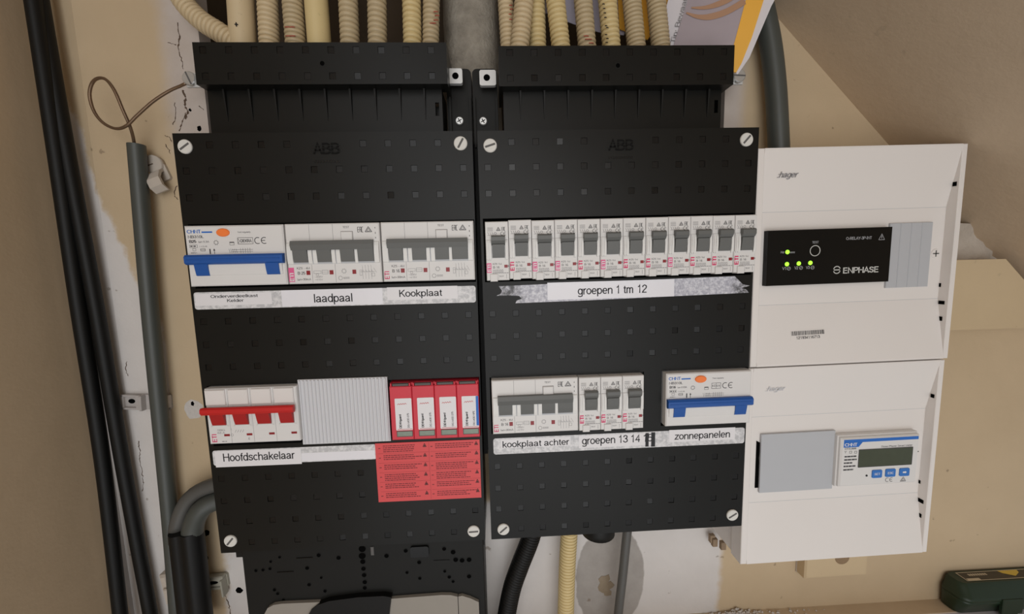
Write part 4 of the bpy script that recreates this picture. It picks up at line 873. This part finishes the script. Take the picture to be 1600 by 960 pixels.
conduit('corrugated_conduit', 'ribbed cream conduit just right of the cross-marked smooth pipe', up(418,0,421,66,Z0), 8.1, M['cream_pale'], GL, 3.55)
conduit('corrugated_conduit', 'dusty ribbed conduit with red lettering between the left two smooth pipes', up(457,0,462,66,Z0), 8.3, M['cream_dusty'], GL, 3.5)
conduit('smooth_conduit', 'smooth cream conduit between two ribbed ones, second smooth pipe from the left', up(494,0,499,66,Z0-1), 9.5, M['cream'], GL)
conduit('corrugated_conduit', 'beige ribbed conduit just right of the second smooth pipe', up(544,0,547,66,Z0), 8.0, M['cream_dusty'], GL, 3.9)
conduit('corrugated_conduit', 'beige ribbed conduit standing free before the dark niche, fifth ribbed from the left', up(589,0,590,66,Z0), 8.0, M['cream_dusty'], GL, 3.9)
conduit('corrugated_conduit', 'yellowish ribbed conduit touching the one beside the concrete', up(643,0,644.5,66,Z0), 7.9, M['cream'], GL, 3.9)
conduit('corrugated_conduit', 'dusty ribbed conduit with red lettering just left of the concrete', up(674,0,673,66,Z0-2), 7.2, M['cream_dusty'], GL, 3.7)
conduit('corrugated_conduit', 'slanting ribbed conduit arriving from the upper left', [P(255,-70,-30), P(282,-5,-30), P(312,30,-29), P(345,52,-28), P(385,80,-28)], 8.4, M['cream_pale'], GL, 3.6)
conduit('corrugated_conduit', 'narrow ribbed conduit with red print just right of the concrete', up(790,0,794,70,Z0-6), 7.0, M['cream_pale'], GR, 3.5)
conduit('corrugated_conduit', 'thick dusty ribbed conduit overlapping the narrow one beside the concrete', up(819,0,812,70,Z0+4), 8.3, M['cream_pale'], GR, 3.7)
conduit('corrugated_conduit', 'yellow ribbed conduit partly hidden behind the thick dusty one', up(838,0,840,70,Z0-8), 7.8, M['cream'], GR, 3.7)
conduit('corrugated_conduit', 'yellow ribbed conduit standing apart, fourth right of the concrete', up(868,0,876,70,Z0), 8.2, M['cream'], GR, 3.7)
conduit('corrugated_conduit', 'dusty ribbed conduit with red print near its foot', up(911,0,917,70,Z0), 8.0, M['cream_dusty'], GR, 3.6)
conduit('corrugated_conduit', 'yellow ribbed conduit with black handwriting along it', up(949,0,955,70,Z0), 8.0, M['cream'], GR, 3.7)
conduit('corrugated_conduit', 'greyish ribbed conduit, second from the right beside the leaflet', up(987,0,994,70,Z0), 8.0, M['cream_dusty'], GR, 3.2)
conduit('corrugated_conduit', 'greyish ribbed conduit, rightmost, overlapping the leaflet', up(1025,0,1032,70,Z0), 8.1, M['cream_dusty'], GR, 3.2)
byname = {o['label']: o for o in bpy.data.objects if 'label' in o.keys()}
def marks(key, rows, mt_, wd=5.0):
    o = next(v for k, v in byname.items() if key in k); mb = MB()
    for px, py, z_ in rows:
        q = P(px, py, z_); mb.sweep([(q[0]-wd/2, q[1], q[2]-.35), (q[0], q[1], q[2]), (q[0]+wd/2, q[1], q[2]-.35)], .4, 6, True)
    loc = o.location; ox, oy, oz = loc.x/S, (loc.z-ZOFF)/S, -loc.y/S
    mb.v = [(a-ox, b-oy, c-oz) for a, b, c in mb.v]; mb.build('print_marks', mt_, o)
marks('between the left two smooth', [(449,42,-20.2),(456,42,-20),(450,56,-20),(457,56,-19.8)], M['red_mark'], 4)
marks('just left of the concrete', [(681,18,-23.6),(683,24,-23.6),(681,31,-23.6),(678,36,-23.4),(675,36,-23.2)], M['red_mark'], 3.5)
marks('red print near its foot', [(916,56,-20.2),(921,61,-20.2),(924,67,-20.4),(918,61,-20.2)], M['red_mark'], 4)
marks('narrow ribbed conduit with red print', [(798,8,-27.6),(799,14,-27.6),(797,22,-27.6),(798,30,-27.6)], M['red_mark'], 2.5)
marks('black handwriting', [(943,6,-20.2),(944,13,-20.2),(945,20,-20.2),(946,27,-20.2),(947,40,-20),(949,43,-20),(947,54,-20),(949,60,-20),(948,66,-20)], M['inkb'], 1.8)
mb = MB(); q = P(369,38,Z0+9.6); o = next(v for k, v in byname.items() if 'cross mark' in k); lc = o.location
mb.box(-1.2,1.2,-.3,.3,-.4,.25); mb.box(-.3,.3,-1.4,1.4,-.4,.25); mb.v = [(a+q[0]-lc.x/S, b+q[1]-(lc.z-ZOFF)/S, c+q[2]+lc.y/S) for a,b,c in mb.v]; mb.build('cross_mark', M['inkb'], o)

# leaflets tucked behind the conduits
def sheet(name, label, quad, th, mtl, cat='leaflet'):
    """quad: image points with depth, front face; thickness th backwards"""
    pts = [Vector(P(a, b, c)) for a, b, c in quad]; base = pts[0].copy(); nrm = (pts[1]-pts[0]).cross(pts[2]-pts[0]).normalized()
    if nrm.z < 0: pts.reverse(); nrm = -nrm
    n = len(pts); mb = MB(); mb.add([p-base for p in pts]+[p-base-nrm*th for p in pts], [tuple(range(n)), tuple(range(2*n-1,n-1,-1))]+[(i, n+i, n+(i+1)%n, (i+1)%n) for i in range(n)])
    o = mb.build(name, mtl, None, tuple(base)); tag(o, label, cat); return o, base, nrm
def zl(px): return -44.0+(px-1035)*(27.0/170.0)
book, bb, bn = sheet('leaflet', 'leaflet with orange edge stripe and brown rings photo behind the right conduits', [(1060,-70,zl(1060)),(1248,-70,zl(1248)),(1205,10,zl(1205)),(1171,90,zl(1171)),(1153,116,zl(1153)),(1030,116,zl(1030)),(1030,60,zl(1030))], 1.6, M['pagewhite'])
def patch(name, pts, off, mtl):
    q = [Vector(P(a, b, zl(a)))+bn*off-bb for a, b in pts]; n = (q[1]-q[0]).cross(q[2]-q[0])
    if n.z < 0: q.reverse()
    k = len(q); MB().add(q+[v-bn*1.1 for v in q], [tuple(range(k)), tuple(range(2*k-1,k-1,-1))]+[(i, k+i, k+(i+1)%k, (i+1)%k) for i in range(k)]).build(name, mtl, book)
for q4 in ([(1090,-60),(1192,-60),(1166,0),(1075,0)], [(1075,0),(1166,0),(1150,60),(1054,66)], [(1054,66),(1150,60),(1134,114),(1042,110)]): patch('photo_print', q4, 1.2, M['lilac'])
for q4 in ([(1190,-60),(1216,-60),(1193,0),(1165,0)], [(1165,0),(1193,0),(1174,60),(1149,60)], [(1149,60),(1174,60),(1158,100),(1150,114),(1134,114)]): patch('orange_stripe', q4, 1.5, M['amber'])
def arc_patch(pts, wd): 
    q = smooth_path([Vector(P(a, b, zl(a)))+bn*1.9-bb for a, b in pts], 3); mb = MB(); vv = []
    for i, p in enumerate(q):
        d = (q[min(i+1,len(q)-1)]-q[max(i-1,0)]).normalized(); s_ = bn.cross(d).normalized()*wd/2*min(1, .25+i*.12); vv += [p-s_, p+s_]
    fs = [(2*i, 2*i+2, 2*i+3, 2*i+1) for i in range(len(q)-1)]
    if (vv[2]-vv[0]).cross(vv[1]-vv[0]).z < 0: fs = [tuple(reversed(f)) for f in fs]
    mb.add(vv, fs); mb.build('brown_ring_print', M['ring'], book)
arc_patch([(1072,22),(1090,28),(1110,28),(1135,20),(1163,4)], 5); arc_patch([(1080,14),(1100,14),(1120,9),(1140,0),(1158,-14)], 4.5)
mb = MB(); text(mb, 'Tip: Bewaar dez', 0, 0, 4.2, 47, 0, .0); a0 = Vector(P(1055,68,zl(1055))); a1 = Vector(P(1074,0,zl(1074))); ux = (a1-a0).normalized(); uy = bn.cross(ux)
mb.v = [tuple(a0-bb+bn*1.0+ux*x+uy*y) for x, y, z_ in mb.v]; mb.build('lettering', M['inkl'], book)
yl, _, _ = sheet('leaflet', 'yellow leaflet showing between the rightmost ribbed conduits', [(962,-70,-47),(1064,-70,-47),(1040,20,-47),(1012,62,-47),(968,45,-47)], 1.0, M['amber'])
vl, _, _ = sheet('leaflet', 'pale lilac sheet showing between the middle right conduits', [(846,-70,-49.5),(1010,-70,-49.5),(975,55,-49.5),(935,50,-49.5),(895,37,-49.5),(848,18,-49.5)], .6, M['violet'])

# ------------------------------------------------------------------ tubes, cables and clips round the boxes
def tube(name, label, cat, pts, r, mtl, n=24, step=5.0, group=None):
    path = smooth_path(pts, step); base = path[-1]; mb = MB(); mb.sweep([q-base for q in path], r, n); o = mb.build(name, mtl, None, tuple(base)); return tag(o, label, cat, group)
bt = tube('grey_tube', 'thick dark grey tube bending down behind the upper white enclosure', 'tube', [P(1165,-120,-39), P(1182,-40,-39), P(1192,10,-39), P(1204,70,-38), P(1212,140,-37), P(1217,232,-36), P(1219,290,-36)], 8.2, M['greypvc'], 28)
tube('black_cable', 'left one of the two black cables hanging in the wall corner', 'cable', [P(42,-60,-38), P(52,0,-38), P(88,240,-38), P(123,480,-38), P(160,720,-38), P(188,960,-38), P(196,1020,-38)], 5.4, M['rubber'], 18)
tube('black_cable', 'right one of the two black cables, nearest the white wall strip', 'cable', [P(54,-60,-43), P(63,0,-43), P(105,240,-42), P(150,480,-42), P(191,720,-42), P(235,960,-42), P(246,1020,-42)], 5.3, M['rubber'], 18)
pc = [P(213,226,-40), P(234,480,-40), P(257,720,-40), P(268,840,-40), P(280,1000,-40)]
path = [Vector(q) for q in pc]; base = path[-1]; mb = MB(); sp_ = smooth_path([q-base for q in path], 8)
mb.sweep(sp_, 6.1, 24, False); mb.sweep(sp_[:2], 5.0, 24, False); o = mb.build('grey_conduit', M['greypvc'], None, tuple(base)); tag(o, 'straight grey conduit on the wall left of the black boxes', 'conduit')
MB().disc(0,0,6.9,6.9,0,.2).v
q = path[0]-base; mb = MB(); mb.sweep([(q.x, q.y-3, q.z), (q.x, q.y-2, q.z)], 5.2, 20); mb.build('bore', M['hole'], o)
mb = MB(); wp = smooth_path([Vector(P(*a)) for a in [(213,262,-40),(210,226,-38),(204,200,-30),(192,172,-24),(178,140,-22),(163,123,-24),(147,126,-27),(140,146,-29),(146,172,-30),(160,191,-30),(180,201,-29),(197,197,-27),(215,180,-27),(240,158,-28),(265,142,-29),(283,134,-29),(291,130,-28)]], 2)
base = wp[0].copy(); mb.sweep([q-base for q in wp], 1.15, 10); o = mb.build('earth_wire', M['wire'], None, tuple(base)); tag(o, 'bare brown earth wire looping out of the grey conduit', 'wire')
# saddle clips
def clip(label, px, py, wpx, z, mtl, tilt=0.0, group='pipe clips'):
    c = P(px, py, z); t = thing('pipe_clip', label, 'clip', (c[0], c[1], WZ), group, tilt); w = wpx
    mb = MB(); mb.prism(rounded(-w/2, w/2, -7, 7, 2), 0, 2.5); mb.build('base', mtl, t)
    return t, w
t, w = clip('grey saddle clip holding the straight grey conduit', 233, 627, 42, WZ, M['clipg'], -.06)
mb = MB(); mb.box(-w/2, -w/2+2.2, -7, 7, 2.5, 4.6, .6); mb.box(-w/2, -w/2+16, 5.0, 7, 2.5, 4.6, .4); mb.box(-w/2, -w/2+16, -7, -5.0, 2.5, 4.6, .4); mb.box(-w/2+13, -w/2+17, -7, 7, 2.5, 4.8, .4); mb.build('saddle_block', M['clipg'], t)
MB().disc(-w/2+8, 0.5, 3, 2.2, 2.2, 2.7, 14).build('screw_hole', M['hole'], t)
mb = MB(); mb.box(-w/2+18.5, -w/2+20.5, -7, 7, 2.5, 8, .6); mb.box(w/2-6, w/2-3.5, -7, 7, 2.5, 16, .8); mb.box(w/2-4, w/2+1, -4, 7.5, 2.5, 8, .6); mb.build('jaw', M['clipg'], t)
t, w = clip('paint-covered wall clip with screw head near the top left cover screw', 254, 272, 13, WZ, M['clip'], .35)
MB().sweep([(-1,8,0),(-1,8,5)], 7.6, 14).build('screw_head', M['clip'], t); MB().box(-6.5,-.2,7.6,8.4,4.8,5.25).build('slot', M['crack'], t)
mb = MB(); mb.prof([(3,3),(0,8),(-6,12),(-13,12),(-17,8),(-17,6),(-13,9.5),(-6,9.5),(-1,5.5),(1,0)], -7, 4); mb.build('bent_tongue', M['clip'], t)
t, w = clip('dusty clip with an oval slot beside the black sleeve', 344, 905, 18, WZ, M['clipd'], .05)
mb = MB(); mb.box(-9, 8, -2, 8, 2.5, 8, 1.0); mb.box(-8, 7, -6, -3, 2.5, 7, .6); mb.box(6.5, 8.2, -12, 5, 2.5, 10, .5); mb.build('saddle_block', M['clipd'], t); MB().disc(-1, 3, 5.2, 1.7, 7.5, 8.1, 18).build('oval_slot', M['hole'], t)
t, w = clip('pale clip end showing left of the black sleeve near the bottom', 264, 912, 10, -45, M['clip'], .1)
mb = MB(); mb.box(-4, 4, -14, 12, 2.5, 12, 2.0); mb.box(0, 5, -16, 0, 12, 15, 1.0); mb.build('jaw', M['clip'], t)
# sleeve with two grey tubes bending into the left box
tube('grey_tube', 'left grey tube curving out of the black sleeve behind the left box', 'tube', [P(277,846,-34), P(277,832,-34), P(280,812,-34), P(292,785,-35), P(312,767,-36), P(345,755,-37), P(375,750,-38)], 6.6, M['greypvc_mid'], 20, group='grey tubes in the sleeve')
tube('grey_tube', 'right thicker grey tube curving out of the black sleeve', 'tube', [P(302,846,-31), P(301,834,-31), P(303,818,-31), P(313,798,-31), P(330,786,-34), P(352,780,-37), P(375,779,-38)], 8.4, M['greypvc'], 22, group='grey tubes in the sleeve')
a0, a1 = Vector(P(291,829,-31)), Vector(P(308,985,-31)); mb = MB(); vv = []; L = 10
prof_ = [(12.2*math.cos(t_)*(1.0)+0, 11.0*math.sin(t_)) for t_ in [i*math.pi/16 for i in range(32)]]
for k in range(L+1):
    c = (a0-a1)*(1-k/L)
    for u_, v_ in prof_: pinch = 1.0+.05*math.cos(2*math.atan2(v_, u_)); vv.append((c.x+u_*(1.12+.02*k/L), c.y, c.z+v_*(1-.28*math.exp(-(u_/3.5)**2))))
mb.add(vv, [(k*32+i, (k+1)*32+i, (k+1)*32+(i+1)%32, k*32+(i+1)%32) for k in range(L) for i in range(32)], True)
mb.add(vv[:32], [tuple(range(32))])
o = mb.build('cable_sleeve', M['rubber'], None, tuple(a1)); tag(o, 'black shrink sleeve round two grey tubes below the left box', 'sleeve')
# hoses leaving the right box downwards
conduit('corrugated_hose', 'black corrugated hose slanting down from the right box', [P(838,800,-28), P(830,838,-28), P(812,885,-28), P(800,920,-28), P(791,965,-28), P(785,1010,-28)], 8.8, M['rubber'], 'hoses below the right box', 2.6, .8)
conduit('corrugated_conduit', 'cream ribbed conduit dropping from the right box', [P(891,800,-30), P(889,838,-30), P(886,890,-30), P(884,960,-30), P(883,1010,-30)], 8.0, M['cream'], 'hoses below the right box', 3.1)
tube('grey_pipe', 'plain grey pipe dropping from the right box across the cement patch', 'pipe', [P(986,790,-30), P(980,832,-30), P(973,900,-30), P(966,960,-30), P(962,1010,-30)], 4.2, M['greypvc_mid'], 20)

# ------------------------------------------------------------------ meter board and meter at the bottom left
t = thing('meter_board', 'black perforated meter board below the left box', 'board', (0, 0, -12))
mb = MB(); mb.box(8.0, 217.6, -190, -.6, -36, 0, .6); mb.box(2.2, 8.0, -15, -1, -36, -1, .4); mb.box(217.6, 218.6, -15, -1, -20, -1); mb.build('panel', M['black_dull'], t)
holes = [(566,858,3.1),(566,869,3.1),(567,878,2.3),(568,889,2),(569,899,2),(570,910,2),(570,919,1.8),(604,869,2),(634,861,1.8),(694,858,1.8),(708,863,2.2),(712,875,2.2),(722,876,2.2),(733,875,2.2),(655,879,1.8),(733,901,2),(702,902,1.6),(695,893,1.4),(708,909,1.4),(656,904,1.5),(636,895,1.4),(529,872,1.9),(498,868,1.8),(480,888,1.7),(422,889,1.4),(411,891,1.4),(400,892,1.4),(437,871,1.2),(423,878,1.2),(502,903,1.2),(483,914,1.6),(429,922,1.5),(434,928,1.4),(508,924,1.5),(443,938,1.5)]
hm = {}
for px, py, r in holes:
    q = P(px, py, -12); 
    if r not in hm: hm[r] = MB().disc(0,0,r,r,-1,.06,12).mesh('screw_hole', M['hole']), MB().ringdisc(0,0,r,r+.35,-1,.2,14).mesh('hole_rim', M['black_dull'])
    place('screw_hole', hm[r][0], t, (q[0], q[1], 0)); place('hole_rim', hm[r][1], t, (q[0], q[1], 0))
q = P(656,861,-12); MB().prism(rounded(q[0]-8, q[0]+8, q[1]-5, q[1]+5, 2), 0, 1.8).build('moulded_boss', M['black_insert'], t)
q = P(582,861,-12); MB().box(q[0]-1.4, q[0]+1.4, q[1]-4, q[1]+4, 0, .8, .3).build('moulded_tab', M['slot'], t)
for px, py in ((446,894),(476,872),(690,876)): q = P(px, py, -12); MB().box(q[0]-7, q[0]+7, q[1]-.4, q[1]+.4, 0, .6, .2).build('moulded_edge', M['black_insert'], t)
ZM = -9.0
t = thing('electricity_meter', 'grey electricity meter top with black centre at the bottom edge', 'meter', (34, -160, ZM))
def mp(pts): return [(P(a, b, ZM)[0]-34, P(a, b, ZM)[1]+160) for a, b in pts]
bl = [(0, 40)]
lp = mp([(412,962),(418,951),(427,946),(440,944),(499,941.5)]); rp_ = mp([(608,936.5),(690,930.3),(704,930.5),(715,933)]); ep = mp([(716,933.3),(722,932),(735,936),(748,942)])
MB().prism([(lp[0][0],0),(lp[-1][0]-4,0)]+[(lp[-1][0]-3, 80), lp[-1]]+lp[::-1][1:], -3, 0).build('left_cover', M['greylight'], t)
MB().prism([(rp_[0][0]-2,0),(rp_[-1][0]-.15,0)]+rp_[::-1], -3, 0).build('right_cover', M['greylight'], t)
MB().prism([(ep[0][0]+.15,0),(ep[-1][0],0)]+ep[::-1], -3, -.3).build('end_cover', M['greylight'], t)
cp = mp([(480,965),(487,952),(498,943),(515,937),(560,931),(600,929),(612,931)])
MB().prism([(cp[0][0],0),(cp[-1][0]-3,0),(cp[-1][0]-3,85)]+cp[::-1], -3, 2.0).build('centre_cover', M['rubber'], t)

# ------------------------------------------------------------------ small things on the right
q = P(1308, 885, -40); t = thing('junction_box', 'beige painted junction box half hidden under the lower white enclosure', 'junction box', (542, -92.5, WZ), rot=.01)
MB().box(0, 66, 0, 60, 0, 12, 1.5).build('body', M['beam'], t); MB().box(-.6, 66.6, -.6, 60.6, 0, 1.2).build('paint_edge', M['filler'], t)
MB().disc(38, 22, 7.5, 7.5, 11.5, 12.6, 20, .3).build('knockout_plug', plaster_mat('brown_plug', rgb(120, 98, 74), rgb(156, 130, 98), 80, .4), t)
# green case on the shelf
t = thing('plastic_case', 'dark green plastic case with a picture label standing on the shelf', 'case', (700, -135.9, WZ))
def shell(levels, n=6):
    mb = MB(); rings = []
    for y, ix, z0, z1, r in levels:
        ring = []
        for cx, cz, a0 in ((170-ix-r, z0+r, -90), (170-ix-r, z1-r, 0), (ix+r, z1-r, 90), (ix+r, z0+r, 180)):
            ring += [(cx+r*math.cos(math.radians(a0+i*90/n)), y, cz+r*math.sin(math.radians(a0+i*90/n))) for i in range(n+1)]
        rings.append(ring)
    k = len(rings[0]); vv = [p for r in rings for p in r]
    mb.add(vv, [(j*k+i, (j+1)*k+i, (j+1)*k+(i+1)%k, j*k+(i+1)%k) for j in range(len(rings)-1) for i in range(k)], True)
    mb.add(rings[0], [tuple(range(k))]); mb.add(rings[-1], [tuple(range(k-1,-1,-1))]); return mb
shell([(0,3,1.2,17,6),(.8,2,.8,18,6),(16,0,.5,25,8),(17.5,0,.5,25.5,8),(18.4,.4,.6,25,8)]).build('lower_shell', M['casegreen'], t)
shell([(18.5,.6,.6,24.8,8),(19.2,-.3,.5,26,8),(22,-.3,.5,26,8),(23,1.0,.6,25,8),(31,3,1.2,20,7),(33.5,5,2.0,17,6)]).build('lid', M['casegreen'], t)
mb = MB(); mb.add([(14,33.7,4),(150,33.7,4),(150,33.7,15),(14,33.7,15)], [(3,2,1,0)]); lb = mb.build('picture_label', M['caselabel'], t)
mb = MB(); 
for a in ((14,150,4,4.7),(14,150,14.3,15)): mb.add([(a[0],33.8,a[2]),(a[1],33.8,a[2]),(a[1],33.8,a[3]),(a[0],33.8,a[3])], [(3,2,1,0)])
for a in ((14,14.9,4,15),(16,30,12,14.3)): mb.add([(a[0],33.82,a[2]),(a[1],33.82,a[2]),(a[1],33.82,a[3]),(a[0],33.82,a[3])], [(3,2,1,0)])
for k in range(8): mb.add([(24+k*2.6,33.82,6.5),(25.8+k*2.6,33.82,6.5),(25.8+k*2.6,33.82,9),(24+k*2.6,33.82,9)], [(3,2,1,0)])
mb.build('label_border', M['casepale'], lb)
mb = MB(); mb.add([(60,33.84,4.8),(82,33.84,4.8),(80,33.84,8),(71,33.84,12),(62,33.84,8)], [(4,3,2,1,0)]); mb.build('yellow_arrow', M['caseyellow'], lb)
for x in (38, 110):
    lt = MB().box(x, x+22, 6, 22, 24.6, 27.5, .6).build('latch', M['casegreen'], t); MB().disc(x+11, 6, 8, 7, 24, 26.5, 20, .5).build('latch_tab', M['casegreen'], lt); MB().disc(x+11, 3.5, 1.6, 1.6, 26.3, 27.2, 12, .3).build('latch_pin', M['steel'], lt)
# the wire nut and tape end by the big tube are left as part of the box; tidy empties
for o in bpy.data.objects:
    if o.type == 'EMPTY': o.empty_display_size = 0.02
for o in bpy.data.objects:
    if o.name.split('.')[0] in ('marking', 'diagram', 'small_print', 'fine_print', 'warning_symbols', 'barcode_print', 'print_marks', 'dividing_lines', 'label_border', 'seam'): o['kind'] = 'stuff'
